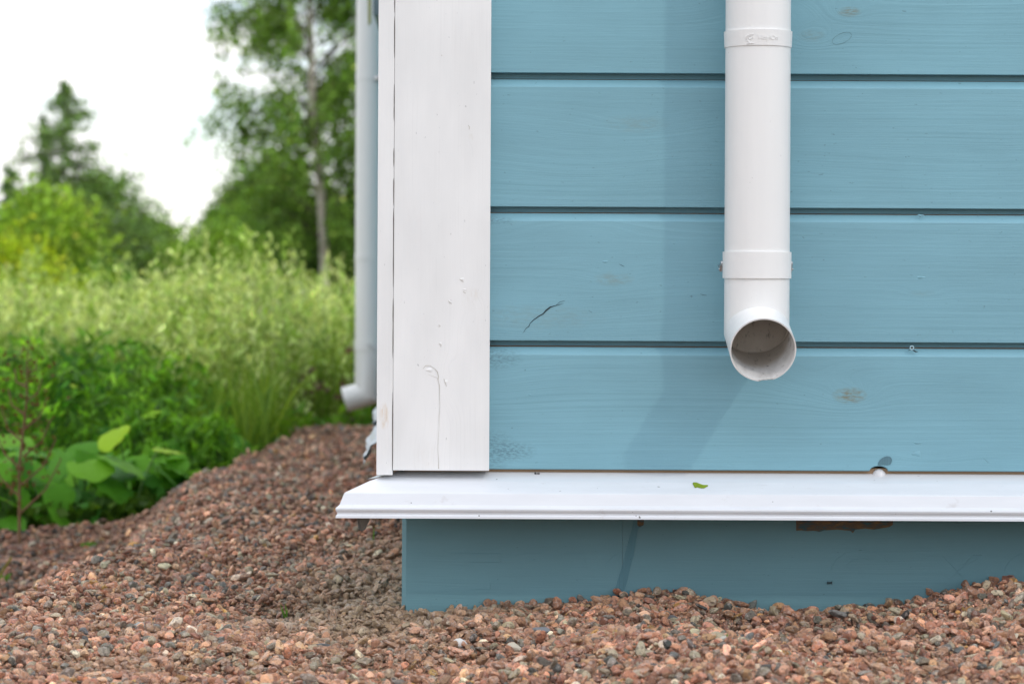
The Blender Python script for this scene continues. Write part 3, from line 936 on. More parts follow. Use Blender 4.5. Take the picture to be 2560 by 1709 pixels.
# sandy dust over the stones that lie in the dry strip round the house corner
dust = np.exp(-((X + .13) / .15) ** 2 - ((Y - .10) / .35) ** 2) + .55 * np.exp(-((X + .05) / .14) ** 2 - ((Y + .03) / .05) ** 2) + .7 * ((X > -.30) & (X < -.09) & (Y > .1) & (Y < 1.0)) * np.clip((X + .30) / .2, 0, 1)
dust += .5 * np.exp(-((X + .42) / .10) ** 2 - ((Y + .40) / .06) ** 2)
dust = np.clip(dust * rng.uniform(.5, 1.1, N), 0, .85)[:, None]
tint = tint * (1 - dust) + np.array((.44, .32, .20)) * dust
# rain-washed stones in the hollow under the spout are browner
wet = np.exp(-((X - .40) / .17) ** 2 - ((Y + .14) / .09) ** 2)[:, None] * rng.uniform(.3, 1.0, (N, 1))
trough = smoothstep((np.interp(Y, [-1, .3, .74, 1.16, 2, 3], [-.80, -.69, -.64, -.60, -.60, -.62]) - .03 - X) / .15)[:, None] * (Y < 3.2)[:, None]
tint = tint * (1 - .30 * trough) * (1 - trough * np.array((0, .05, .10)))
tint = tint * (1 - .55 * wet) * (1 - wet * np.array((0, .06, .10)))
me = bpy.data.meshes.new("gravel")
me.vertices.add(N); me.vertices.foreach_set('co', np.stack([X, Y, Z], 1).astype(np.float32).ravel())
def vattr(nm, typ, arr, key):
    a = me.attributes.new(nm, typ, 'POINT'); a.data.foreach_set(key, np.ascontiguousarray(arr, dtype=np.float32 if typ != 'INT' else np.int32).ravel())
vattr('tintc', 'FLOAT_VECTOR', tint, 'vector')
rot = np.stack([rng.normal(0, .5, N), rng.normal(0, .5, N), rng.uniform(0, 6.28, N)], 1)
vattr('rot', 'FLOAT_VECTOR', rot, 'vector')
vattr('size', 'FLOAT', S * .68, 'value')
vattr('pick', 'INT', rng.integers(0, 26, N), 'value')
vattr('spkv', 'FLOAT_VECTOR', rng.uniform(0, 50, (N, 3)), 'vector')
gravel = link("gravel", me)
tag(gravel, "pink and grey crushed granite gravel around the house plinth", "gravel", kind='stuff')
ng = bpy.data.node_groups.new("gravel_scatter", 'GeometryNodeTree')
ng.interface.new_socket("Geometry", in_out='INPUT', socket_type='NodeSocketGeometry')
ng.interface.new_socket("Geometry", in_out='OUTPUT', socket_type='NodeSocketGeometry')
gi = ng.nodes.new('NodeGroupInput'); go = ng.nodes.new('NodeGroupOutput')
m2p = ng.nodes.new('GeometryNodeMeshToPoints')
iop = ng.nodes.new('GeometryNodeInstanceOnPoints')
ci = ng.nodes.new('GeometryNodeCollectionInfo'); ci.inputs['Collection'].default_value = stone_col
ci.inputs['Separate Children'].default_value = True; ci.inputs['Reset Children'].default_value = True
def named(nm, dt):
    a = ng.nodes.new('GeometryNodeInputNamedAttribute'); a.data_type = dt; a.inputs['Name'].default_value = nm
    return a.outputs['Attribute']
L_ = ng.links.new
L_(gi.outputs[0], m2p.inputs['Mesh']); L_(m2p.outputs[0], iop.inputs['Points'])
L_(ci.outputs[0], iop.inputs['Instance']); iop.inputs['Pick Instance'].default_value = True
L_(named('pick', 'INT'), iop.inputs['Instance Index'])
e2r = ng.nodes.new('FunctionNodeEulerToRotation'); L_(named('rot', 'FLOAT_VECTOR'), e2r.inputs[0]); L_(e2r.outputs[0], iop.inputs['Rotation'])
L_(named('size', 'FLOAT'), iop.inputs['Scale'])
cur = iop.outputs[0]
for dst, src in (('tint', 'tintc'), ('spk', 'spkv')):
    st = ng.nodes.new('GeometryNodeStoreNamedAttribute'); st.data_type = 'FLOAT_VECTOR'; st.domain = 'INSTANCE'
    st.inputs['Name'].default_value = dst
    L_(cur, st.inputs['Geometry']); L_(named(src, 'FLOAT_VECTOR'), st.inputs['Value'])
    cur = st.outputs[0]
L_(cur, go.inputs[0])
md = gravel.modifiers.new("scatter", 'NODES'); md.node_group = ng

# a few stones that stand out by size and colour
def pebble(xd, yd, size, color, label, seed, flat=1.0):
    # find where the sight line meets the ground, then drop the stone there
    D = 2.6
    while D < 9:
        p = at(xd, yd, D)
        if p.z <= float(terrain(p.x, p.y)) + size * .3: break
        D += .01
    m = NT("pebble_stone"); co, x, y, z = m.coord()
    c = m.mix(m.ramp(m.noise(co, 260, 4, .7), [(.4, 0.), (.62, 1.)]), tuple(k * .75 for k in color), tuple(min(1, k * 1.15) for k in color))
    m.put(m.b.inputs['Base Color'], c); m.b.inputs['Roughness'].default_value = .7
    m.bump(m.noise(co, 300, 4, .6), .4, .002)
    me = stone_mesh("pebble", seed); me.materials.append(m.m)
    o = bpy.data.objects.new("pebble", me); COL.objects.link(o)
    o.scale = (size, size, size * flat); o.rotation_euler = (.15, -.1, seed)
    o.location = (p.x, p.y, float(terrain(p.x, p.y)) + size * .32)
    tag(o, label, "pebble")
pebble(838, 1478, .024, (.50, .50, .46), "pale grey oval pebble on the gravel under the front corner of the house", 311, .8)
pebble(744, 1483, .022, (.17, .18, .18), "dark grey oval pebble on the gravel left of a pale one", 312, .8)
pebble(352, 1443, .028, (.21, .17, .12), "large brown rounded stone in the left foreground gravel", 313)
pebble(318, 1440, .020, (.42, .44, .42), "grey pebble just beside the large brown stone", 314)
pebble(296, 1263, .034, (.36, .27, .21), "big buff stone on the crest of the gravel bank", 315)
pebble(1180, 1490, .024, (.56, .50, .40), "cream pebble on the gravel below the middle of the plinth", 316)
pebble(1238, 1448, .030, (.19, .20, .21), "angular blue grey stone in the gravel below the plinth", 317)
pebble(1055, 1480, .026, (.68, .66, .62), "chalky white stone in the gravel below the plinth corner", 318)
pebble(1650, 1470, .030, (.55, .52, .45), "cream and grey stone beside the tiny grass sprout on the gravel", 319)
pebble(2067, 1352, .020, (.07, .08, .09), "dark pebble lying against the blue plinth at the right", 320)
pebble(2000, 1388, .022, (.72, .71, .70), "white quartz stone on the gravel right of the hollow", 321)
pebble(1545, 1422, .022, (.11, .11, .11), "black stone in the shaded gravel near the plinth", 322)

# ------------------------------------------------------------------ small things
def ground_hit(xd, yd):
    D = 2.6
    while D < 30:
        p = at(xd, yd, D)
        if p.z <= float(terrain(p.x, p.y)): break
        D += .01
    return Vector((p.x, p.y, float(terrain(p.x, p.y)))), D

# bit of green leaf on the flashing
pts_up = [(-.0095, .0022), (-.0080, .0030), (-.0040, .0028), (0, .0014), (.0040, .0002), (.0080, .0001), (.0105, .0)]
pts_dn = [(-.0095, .0022), (-.0078, -.0015), (-.0060, -.0022), (-.0045, -.0012), (.0005, -.0024), (.0050, -.0024), (.0105, .0)]
c = at(1606, 1110, 3.40)
zs = lambda y: .1815 + (y + .030) * (.0125 / .0305) if y < -.03 else .1815 + (y + .03) * .294
def lp(x, u, up):
    yy = -.040 + u * 2.4
    zf = float(np.interp(-yy, [a for a, b in prof[:5]], [b for a, b in prof[:5]]))
    return Vector((c.x + x, yy, zf + .0006 + up))
V = [lp(x, z_, .0014) for x, z_ in pts_up] + [lp(x, z_, .0002) for x, z_ in pts_dn]
V += [v + Vector((0, 0, -.0003)) for v in V]
n = len(pts_up)
Fc = [(k_, k_ + 1, n + k_ + 1, n + k_) for k_ in range(n - 1)] + [(2 * n + k_, 3 * n + k_, 3 * n + k_ + 1, 2 * n + k_ + 1) for k_ in range(n - 1)]
o = pydata("fallen_leaf", V, Fc, leaf_mat("fresh_leaf", (.25, .36, .03), .25), None)
tag(o, "small torn green leaf lying on the white flashing", "leaf")

# dry pine needles and grass bits dropped on the front gravel
VV, FF = [], []
rn = random.Random(3)
for _ in range(46):
    x, y = rn.uniform(-.55, .70), rn.uniform(-.62, -.04)
    z = float(terrain(x, y)) + rn.uniform(.006, .010); a = rn.uniform(0, 3.14); L2 = rn.uniform(.010, .024)
    d_ = Vector((math.cos(a), math.sin(a), rn.uniform(-.1, .25))) * L2
    v, f__ = tube(None, [Vector((x, y, z)), Vector((x, y, z)) + d_ * .5 + Vector((0, 0, .001)), Vector((x, y, z)) + d_], [.0004, .00045, .0002], None, None, 4)
    b0 = len(VV); VV += v; FF += [tuple(b0 + q for q in fa) for fa in f__]
tag(pydata("plant_litter", VV, FF, plain("dry_needle", (.25, .12, .05), .8), None), "dry brown pine needles scattered over the front gravel", "needles", kind='stuff')

# ants
def ant(xd, yd, label, y=.0322, sc=1.0):
    c = at(xd, yd, 3.474)
    V, Fc = [], []
    for (dx, r) in ((-.0022, .0011), (0, .0008), (.0018, .0009)):
        b0 = len(V)
        v, f__ = tube(None, [Vector((c.x + (dx - r) * sc, y, c.z)), Vector((c.x + dx * sc, y, c.z)), Vector((c.x + (dx + r) * sc, y, c.z))], [.0002, r * sc, .0002], None, None, 7)
        V += v; Fc += [tuple(b0 + q for q in fa) for fa in f__]
    for k_ in range(6):
        b0 = len(V); sx = (-1, 0, 1)[k_ % 3]; sz = 1 if k_ < 3 else -1
        v, f__ = tube(None, [Vector((c.x + sx * .0006 * sc, y, c.z)), Vector((c.x + sx * .002 * sc, y - .0004, c.z + sz * .0016 * sc)), Vector((c.x + sx * .003 * sc, y + .001, c.z + sz * .0022 * sc))], .00018 * sc, None, None, 4)
        V += v; Fc += [tuple(b0 + q for q in fa) for fa in f__]
    o = pydata("ant", V, Fc, plain("ant_black", (.01, .01, .01), .35), None)
    tag(o, label, "ant")
ant(1903, 1335, "black ant on the blue plinth under the downpipe spout", sc=1.25)
ant(1231, 1080, "black insect in the gap between lowest board and flashing", -.003, 1.3)

# little sprouts in the gravel
def blade_v(base, tip, w, bend, n=5):
    base, tip = Vector(base), Vector(tip); d = tip - base
    side = Vector((1, 0, 0)) if abs(d.normalized().x) < .8 else Vector((0, .4, 1)).normalized()
    V, Fc = [], []
    for k_ in range(n + 1):
        s_ = k_ / n
        p = base + d * s_ + Vector(bend) * math.sin(math.pi * s_)
        ww = w * (1 - s_) ** .6 * (.6 + .8 * min(1, s_ * 3)) + .0002
        V += [p - side * ww, p + side * ww]
    Fc = [(2 * k_, 2 * k_ + 1, 2 * k_ + 3, 2 * k_ + 2) for k_ in range(n)]
    return V, Fc
M_sprout = leaf_mat("sprout_green", (.12, .26, .04), .3)
def sprout(xd, yd, h, nb, spread, label, w=.0012, lean=(0, 0, 0)):
    b, D = ground_hit(xd, yd)
    V, Fc = [], []
    rs = random.Random(int(xd * 7 + yd))
    for k_ in range(nb):
        tip = b + Vector((rs.uniform(-spread, spread), rs.uniform(-spread, spread) * .5, h * rs.uniform(.6, 1.05))) + Vector(lean) * rs.uniform(.5, 1)
        v, f__ = blade_v(b, tip, w, (0, 0, rs.uniform(0, .2) * h))
        b0 = len(V); V += v; Fc += [tuple(b0 + q for q in fa) for fa in f__]
    o = pydata("grass_sprout", V, Fc, M_sprout, None, recalc=False)
    tag(o, label, "sprout")
sprout(657, 1428, .026, 6, .009, "tiny grass sprout in the gravel left of the plinth corner", .0007)
sprout(1663, 1482, .017, 5, .008, "tiny grass sprout beside a cream stone in the front gravel", .0006)
sprout(203, 1262, .020, 26, .022, "bright green seedling tuft behind the crest of the gravel bank", .0035)
sprout(4, 1342, .024, 16, .03, "low green tuft at the foot of the bank by a seed stalk", .003)
sprout(575, 1018, .03, 14, .035, "small green tuft on the far gravel near the tall grass", .004)
sprout(1300, 1446, .010, 2, .012, "dry pine needle pair on the front gravel", .0006, (.012, 0, .002))
# creeping sprig below the flashing tab
V, Fc = [], []
b, D = ground_hit(850, 1258)
for (x0, y0, x1, y1, w_) in ((855, 1253, 892, 1250, .0016), (850, 1256, 872, 1252, .0013), (870, 1252, 884, 1258, .0013), (856, 1254, 858, 1212, .0008), (880, 1252, 912, 1262, .0010), (866, 1254, 878, 1246, .001)):
    p0, p1 = at(x0, y0, D), at(x1, y1, D)
    p0.z += .004; p1.z += .004
    v, f__ = blade_v(p0, p1, w_, (0, 0, .004)); b0 = len(V); V += v; Fc += [tuple(b0 + q for q in fa) for fa in f__]
tag(pydata("creeping_sprig", V, Fc, M_sprout, None, recalc=False), "thin creeping grass sprig on the gravel beside the plinth corner", "sprig")
# grass seed stalk at the left edge of the picture
b, D = ground_hit(-22, 1352)
V, Fc = [], []
tipp = b + Vector((.040, 0, .062))
v, f__ = tube(None, [b, b + (tipp - b) * .5 + Vector((-.004, 0, .004)), tipp], [.0006, .0005, .0003], None, None, 5); V += v; Fc += f__
for k_ in range(22):
    s_ = .35 + .65 * k_ / 22
    p = b + (tipp - b) * s_
    q = p + Vector((.004 * (-1) ** k_ + .003, 0, .007)) * (1.15 - .5 * s_)
    v, f__ = blade_v(p, q, .0011, (0, 0, 0), 2); b0 = len(V); V += v; Fc += [tuple(b0 + z_ for z_ in fa) for fa in f__]
tag(pydata("seed_stalk", V, Fc, leaf_mat("olive_seed", (.25, .22, .06), .3), None, recalc=False), "leaning olive grass seed stalk on the gravel bank beside a low tuft", "seed stalk")

# ------------------------------------------------------------------ vegetation builders
def leaf_quads(C, size, tint, aspect=.55, nrm=None, down=0.0, rg=rng, var=0.0):
    """diamond-ish leaves at centres C; size (n,), tint (n,3)"""
    if var: tint = np.clip(tint * np.exp(rg.normal(0, var, (len(C), 1))), 0, .85)
    n = len(C)
    a = rg.normal(size=(n, 3)); a[:, 2] = a[:, 2] * (1 - down) - down * 1.5
    a /= np.linalg.norm(a, axis=1, keepdims=True)
    b = rg.normal(size=(n, 3)); b -= a * (a * b).sum(1, keepdims=True); b /= np.linalg.norm(b, axis=1, keepdims=True)
    L = size[:, None]
    v0 = C - a * L * .5; v2 = C + a * L * .5
    v1 = C + b * L * aspect * .5 - a * L * .08; v3 = C - b * L * aspect * .5 - a * L * .08
    V = np.stack([v0, v1, v2, v3], 1).reshape(-1, 3)
    Fq = np.arange(4 * n).reshape(n, 4)
    return V, Fq, np.repeat(tint, 4, 0)

def mixcol(c1, c2, t):
    return np.array(c1) * (1 - t) + np.array(c2) * t

def strips(base, height, lean, width, tint, seg=3, face=None):
    n = len(base)
    s = np.linspace(0, 1, seg + 1)
    ang = rng.uniform(0, math.pi, n)
    wd = np.stack([np.cos(ang), np.sin(ang) * .6, np.zeros(n)], 1)
    prof_w = np.array([.8, 1.0, .75, .10]) if seg == 3 else np.linspace(1, .1, seg + 1)
    P_ = base[:, None, :] + np.array([0, 0, 1.0])[None, None, :] * (height[:, None] * s[None, :])[:, :, None] + lean[:, None, :] * (s ** 2)[None, :, None]
    P_[:, :, 2] -= (np.linalg.norm(lean, axis=1)[:, None] * .35) * (s ** 3)[None, :]
    W = wd[:, None, :] * (width[:, None] * prof_w[None, :])[:, :, None] * .5
    V = np.stack([P_ - W, P_ + W], 2).reshape(-1, 3)
    k = (seg + 1) * 2
    q = np.array([[2 * i, 2 * i + 1, 2 * i + 3, 2 * i + 2] for i in range(seg)])
    Fq = (np.arange(n)[:, None, None] * k + q[None]).reshape(-1, 4)
    c = np.repeat(tint, k, 0)
    return V, Fq, c, P_[:, -1, :]

def join_np(lst):
    V, Fq, Cc, o_ = [], [], [], 0
    for v, f__, c in lst:
        V.append(v); Fq.append(f__ + o_); Cc.append(c); o_ += len(v)
    return np.concatenate(V), np.concatenate(Fq), np.concatenate(Cc)

def meadow_pts(n, D0, D1, xl=-.205, xr=-.02, power=1.0):
    u = rng.uniform(0, 1, n)
    D = 1 / (1 / D0 + (1 / D1 - 1 / D0) * u)
    X = rng.uniform(xl, xr, n) * D
    Y = D + CAM_Y
    return X, Y, D

def beyond_gravel(X, Y, m=0.0):
    return ~is_gravel(X - m, Y) & ((X < HX0 - .25) | (Y > HY1 + .1)) & (Y > 2.3)

# meadow grass ------------------------------------------------------
X, Y, D = meadow_pts(52000, 7.9, 32)
k_ = beyond_gravel(X, Y, .06) & ((Y > 4.1) | (X < -1.0)) & ~((Y < 5.8) & (X > -.62)) & ~((D < 8.4) & (X < -.105 * D)) & ~((D < 9.6) & (rng.uniform(0, 1, len(X)) < .55))
X, Y, D = X[k_], Y[k_], D[k_]
base = np.stack([X, Y, terrain(X, Y)], 1)
patch = .5 + .5 * np.sin(X * 2.1 + 1.3) * np.sin(Y * 1.3 + X)
rel = X / D
hgt = (.46 + .10 * patch) * rng.uniform(.55, 1.1, len(X)) * np.where(rel < -.12, .92, 1.0) * np.where(D < 9, .75, 1.0)
lean = rng.normal(0, .10, (len(X), 3)); lean[:, 2] = 0
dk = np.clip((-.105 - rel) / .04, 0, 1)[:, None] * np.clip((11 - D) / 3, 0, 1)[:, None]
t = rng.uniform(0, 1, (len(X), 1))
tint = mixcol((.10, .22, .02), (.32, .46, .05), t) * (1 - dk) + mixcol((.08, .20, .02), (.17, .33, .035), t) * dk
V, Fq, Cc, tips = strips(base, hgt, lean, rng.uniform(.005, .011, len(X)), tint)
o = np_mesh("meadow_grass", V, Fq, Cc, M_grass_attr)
tag(o, "tall sunlit green meadow grass beyond the gravel", "grass", kind='stuff')

# grass panicles -----------------------------------------------------
X, Y, D = meadow_pts(7600, 8.6, 26)
rel = X / D
k_ = beyond_gravel(X, Y, .12) & ~((D < 9.0) & (rel < -.115)) & (rng.uniform(0, 1, len(X)) < np.where(rel < -.125, .7, 1.0)) & ~((Y < 5.8) & (X > -.62))
X, Y, D, rel = X[k_], Y[k_], D[k_], rel[k_]
base = np.stack([X, Y, terrain(X, Y)], 1)
tall = .30 + .46 * rng.uniform(0, 1, len(X)) ** .6 + .05 * np.sin(rel * 60 + 1) + np.where(rng.uniform(0, 1, len(X)) < .10, .17, 0)
hgt = tall * rng.uniform(.80, 1.12, len(X)) * np.where(D < 9.5, .85, 1)
lean = rng.normal(0, .05, (len(X), 3)); lean[:, 2] = 0
V1 = strips(base, hgt, lean, np.full(len(X), .004), np.tile(np.array((.28, .32, .10)), (len(X), 1)))
tips = V1[3]
m_ = 20
s_ = rng.uniform(0, 1, (len(X), m_))
cen = tips[:, None, :] - np.array([0, 0, .21])[None, None] * s_[:, :, None]
cen[:, :, :2] += rng.normal(0, 1, (len(X), m_, 2)) * (.006 + .030 * s_)[:, :, None]
cen = cen.reshape(-1, 3)
tt = rng.uniform(0, 1, (len(X), 1, 1))
tc = (mixcol((.30, .46, .08), (.80, .86, .40), tt ** 1.3) * np.ones((1, m_, 1))).reshape(-1, 3) * np.exp(rng.normal(0, .25, (len(cen), 1)))
V2 = leaf_quads(cen, rng.uniform(.018, .050, len(cen)), tc, .38, down=.75)
V, Fq, Cc = join_np([V1[:3], V2])
o = np_mesh("grass_seed_heads", V, Fq, Cc, M_head_attr)
tag(o, "pale yellow green feathery grass seed heads above the meadow", "seed heads", kind='stuff')

# leafy weeds, dark green, nearer on the left -----------------------
X, Y, D = meadow_pts(700, 7.3, 10.5, -.205, -.095)
k_ = beyond_gravel(X, Y, .15); X, Y, D = X[k_], Y[k_], D[k_]
base = np.stack([X, Y, terrain(X, Y)], 1)
hg = rng.uniform(.22, .50, len(X)) * np.interp(D, [7.3, 8.5], [.75, 1.05]) * np.interp(X / D, [-.125, -.10], [1, .6])
V1 = strips(base, hg, rng.normal(0, .03, (len(X), 3)) * np.array((1, 1, 0)), np.full(len(X), .008), np.tile(np.array((.08, .14, .03)), (len(X), 1)))
m_ = 48
s_ = rng.uniform(.1, 1, (len(X), m_))
cen = base[:, None, :] + (V1[3] - base)[:, None, :] * s_[:, :, None]
cen[:, :, :2] += rng.normal(0, .045, (len(X), m_, 2)) * (1.25 - s_)[:, :, None]
cen = cen.reshape(-1, 3)
tc = (mixcol((.05, .17, .014), (.24, .48, .04), rng.uniform(0, 1, (len(X), 1, 1))) * np.ones((1, m_, 1))).reshape(-1, 3) * rng.uniform(.75, 1.3, (len(cen), 1))
V2 = leaf_quads(cen, rng.uniform(.025, .070, len(cen)), tc, .28, down=.55, var=.4)
V, Fq, Cc = join_np([V1[:3], V2])
o = np_mesh("leafy_weeds", V, Fq, Cc, M_leaf_attr)
tag(o, "dark green leafy weeds at the left of the meadow", "weeds", kind='stuff')

# ground cover, low leaves filling under everything ------------------
X, Y, D = meadow_pts(26000, 5.9, 16, -.205, -.02)
k_ = beyond_gravel(X, Y, .02); X, Y, D = X[k_], Y[k_], D[k_]
cen = np.stack([X, Y, terrain(X, Y) + rng.uniform(0, .10, len(X)) * np.interp(D, [6, 8, 9], [.5, .8, 1.6])], 1)
tc = mixcol((.09, .24, .02), (.24, .46, .04), rng.uniform(0, 1, (len(X), 1))) * np.interp(D, [7.6, 8.6], [.45, 1.0])[:, None]  # nearer leaves coloured darker, painting in the shaded gaps under the broad leaves
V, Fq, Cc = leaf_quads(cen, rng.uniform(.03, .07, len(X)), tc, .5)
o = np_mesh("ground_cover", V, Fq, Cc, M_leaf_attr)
tag(o, "low green ground cover along the edge of the gravel", "ground cover", kind='stuff')

# purple thistle and clover heads ------------------------------------
X, Y, D = meadow_pts(420, 8.9, 12, -.12, -.04)
k_ = beyond_gravel(X, Y, .1); X, Y, D = X[k_], Y[k_], D[k_]
cen0 = np.stack([X, Y, terrain(X, Y) + rng.uniform(.12, .36, len(X))], 1)
cen = (cen0[:, None, :] + rng.normal(0, .007, (len(X), 9, 3))).reshape(-1, 3)
tc = mixcol((.22, .10, .16), (.30, .17, .12), rng.uniform(0, 1, (len(cen), 1)))
a1 = leaf_quads(cen, rng.uniform(.014, .028, len(cen)), tc, .6)
gb = np.stack([X, Y, terrain(X, Y)], 1)
a2 = strips(gb, cen0[:, 2] - gb[:, 2], np.zeros((len(X), 3)), np.full(len(X), .003), np.tile(np.array((.12, .2, .04)), (len(X), 1)))[:3]
V, Fq, Cc = join_np([a1, a2])
tag(np_mesh("wildflowers", V, Fq, Cc, M_head_attr), "dull purple wildflower heads scattered low in the meadow grass", "flowers", kind='stuff')

# broad-leaved plants -------------------------------------------------
def broad_leaf_mesh(nm, seed, mat):
    rs = random.Random(seed); n = 14
    V = [Vector((0, 0, 0)), Vector((0, .5, -.03)), Vector((0, 1.0, -.16))]
    outl = []
    for k in range(n + 1):
        a = math.pi * (-.5 + k / n * 1.0) * 1.0
        t_ = k / n
        # heart outline, right half then mirrored
        w = .56 * math.sin(math.pi * min(1, t_ * .93 + .05)) ** .75 * (1 + .07 * math.sin(9 * t_ + seed))
        y = -.16 * math.sin(math.pi * min(.5, t_ * 2) ) * (1 - t_) + t_ * 1.02
        outl.append((w, y))
    V, Fc = [], []
    for k, (w, y) in enumerate(outl):
        z0 = -.18 * t_ * (k / n) ** 2
        zc = -.20 * (k / n) ** 2
        V += [Vector((-w, y, zc + .10 * w - .12 * w * w + .02 * math.sin(k * 1.7 + seed))), Vector((-w * .5, y, zc + .09 * w)), Vector((0, y, zc)), Vector((w * .5, y, zc + .09 * w)), Vector((w, y, zc + .10 * w - .12 * w * w + .02 * math.cos(k * 1.9 + seed)))]
    for k in range(n):
        for j in range(4):
            Fc.append((k * 5 + j, k * 5 + j + 1, k * 5 + j + 6, k * 5 + j + 5))
    me = bpy.data.meshes.new(nm); me.from_pydata([tuple(v) for v in V], [], Fc); me.materials.append(mat)
    me.polygons.foreach_set('use_smooth', [True] * len(me.polygons)); me.update()
    return me
leaf_cols = [(.10, .30, .018), (.14, .38, .022), (.07, .24, .025), (.19, .44, .025), (.36, .58, .02)]
leaf_meshes = [[broad_leaf_mesh("leaf", s0 + 10 * i, m_l) for s0 in (1, 2, 3)] for i, m_l in enumerate([leaf_mat("broad_leaf_%d" % i, c_l, .35) for i, c_l in enumerate(leaf_cols)])]
M_stalk = leaf_mat("leaf_stalk", (.13, .24, .06), .1)
rs = random.Random(5)
labels_bl = "broad-leaved plant with round dull green leaves at the left edge of the gravel"
def broad_plant(x, y, h, ls, nl, colset, label, group=None):
    z = float(terrain(x, y))
    root = tag(empty("broad_leaved_plant", (x, y, z)), label, "plant", group)
    VV, FF = [], []
    for k in range(nl):
        az = rs.uniform(-math.pi, 0) if rs.random() < .75 else rs.uniform(0, math.pi)
        hh = h * rs.uniform(.45, 1.0); out = ls * rs.uniform(.15, .9)
        tip = Vector((out * math.cos(az), out * math.sin(az), hh))
        v, f__ = tube(None, [Vector((0, 0, -.01)), tip * .5 + Vector((0, 0, hh * .15)), tip], [.004, .003, .0025], None, None, 5)
        b0 = len(VV); VV += v; FF += [tuple(b0 + q for q in fa) for fa in f__]
        me = rs.choice(leaf_meshes[rs.choice(colset)])
        lf = bpy.data.objects.new("leaf", me); COL.objects.link(lf); lf.parent = root
        lf.location = tip
        sc = ls * rs.uniform(.7, 1.15); lf.scale = (sc * rs.uniform(.9, 1.2), sc, sc)
        lf.rotation_euler = (rs.uniform(-1.05, -.25) if az < 0 else rs.uniform(-.2, .6), rs.uniform(-.35, .35), az - math.pi / 2 + rs.uniform(-.4, .4))
    pydata("stem", VV, FF, M_stalk, root, True, loc=(0, 0, 0))
cnt = 0
tries = 0
placed = []
while cnt < 96 and tries < 4000:
    tries += 1
    D = rs.uniform(6.25, 7.9); x = rs.uniform(-.20, -.085) * D; y = D + CAM_Y
    if not (x < float(plant_line(y)) - .07 and y > 2.55): continue
    if any((x - a) ** 2 + (y - b) ** 2 < .0055 for a, b in placed): continue
    if x > -.62: continue
    placed.append((x, y)); cnt += 1
    broad_plant(x, y, rs.uniform(.08, .19) + .045 * (D - 6.2), rs.uniform(.055, .115), rs.randint(6, 9), [0, 0, 1, 1, 2, 3], labels_bl, "broad-leaved plants beside the gravel")
# the one with bright yellow green leaves
p = at(300, 1010, 6.75)
broad_plant(p.x, p.y, .27, .085, 3, [4], "plant with a bright yellow green broad leaf, tallest above the duller leaves")

# brown dry dock stalk ------------------------------------------------
b = at(45, 1150, 6.1); b.z = float(terrain(b.x, b.y)) 
dock = tag(empty("dock_plant", b), "thin dry reddish brown branching dock stalk in front of the weeds", "plant")
M_dock = plain("dry_stalk", (.20, .11, .05), .8)
top = at(62, 800, 6.1)
stem = [b, b + (top - b) * .4 + Vector((-.008, 0, 0)), b + (top - b) * .75 + Vector((.004, 0, 0)), top]
tube_obj("stem", stem, [.0042, .0036, .003, .0015], M_dock, dock, 6)
for k in range(11):
    s0 = .18 + .07 * k
    p = b + (top - b) * s0
    sg = (-1) ** k
    q = p + Vector((sg * .10 * (1.1 - s0), .02, .13 * (1.15 - s0)))
    tube_obj("branch", [p, (p + q) / 2 + Vector((sg * .01, 0, -.01)), q], [.003, .0022, .0015], M_dock, dock, 5)
cen = np.array([list(b + (top - b) * random.uniform(.3, 1) + Vector((random.gauss(0, .035), random.gauss(0, .02), random.gauss(0, .02)))) for _ in range(240)])
V, Fq, Cc = leaf_quads(cen, np.full(len(cen), .014), np.tile(np.array((.15, .085, .03)), (len(cen), 1)), .6)
tag(np_mesh("seeds", V, Fq, Cc, M_head_attr, dock), kind="stuff")

# ------------------------------------------------------------------ trees
def tree_root(name, x, y, label, cat="tree", group=None):
    return tag(empty(name, (x, y, float(terrain(x, y)))), label, cat, group)

def trunk_pts(x, y, z0, h, bendx=0.0):
    return [Vector((x + bendx * (k / 6) ** 1.5, y, z0 + h * k / 6)) for k in range(7)]

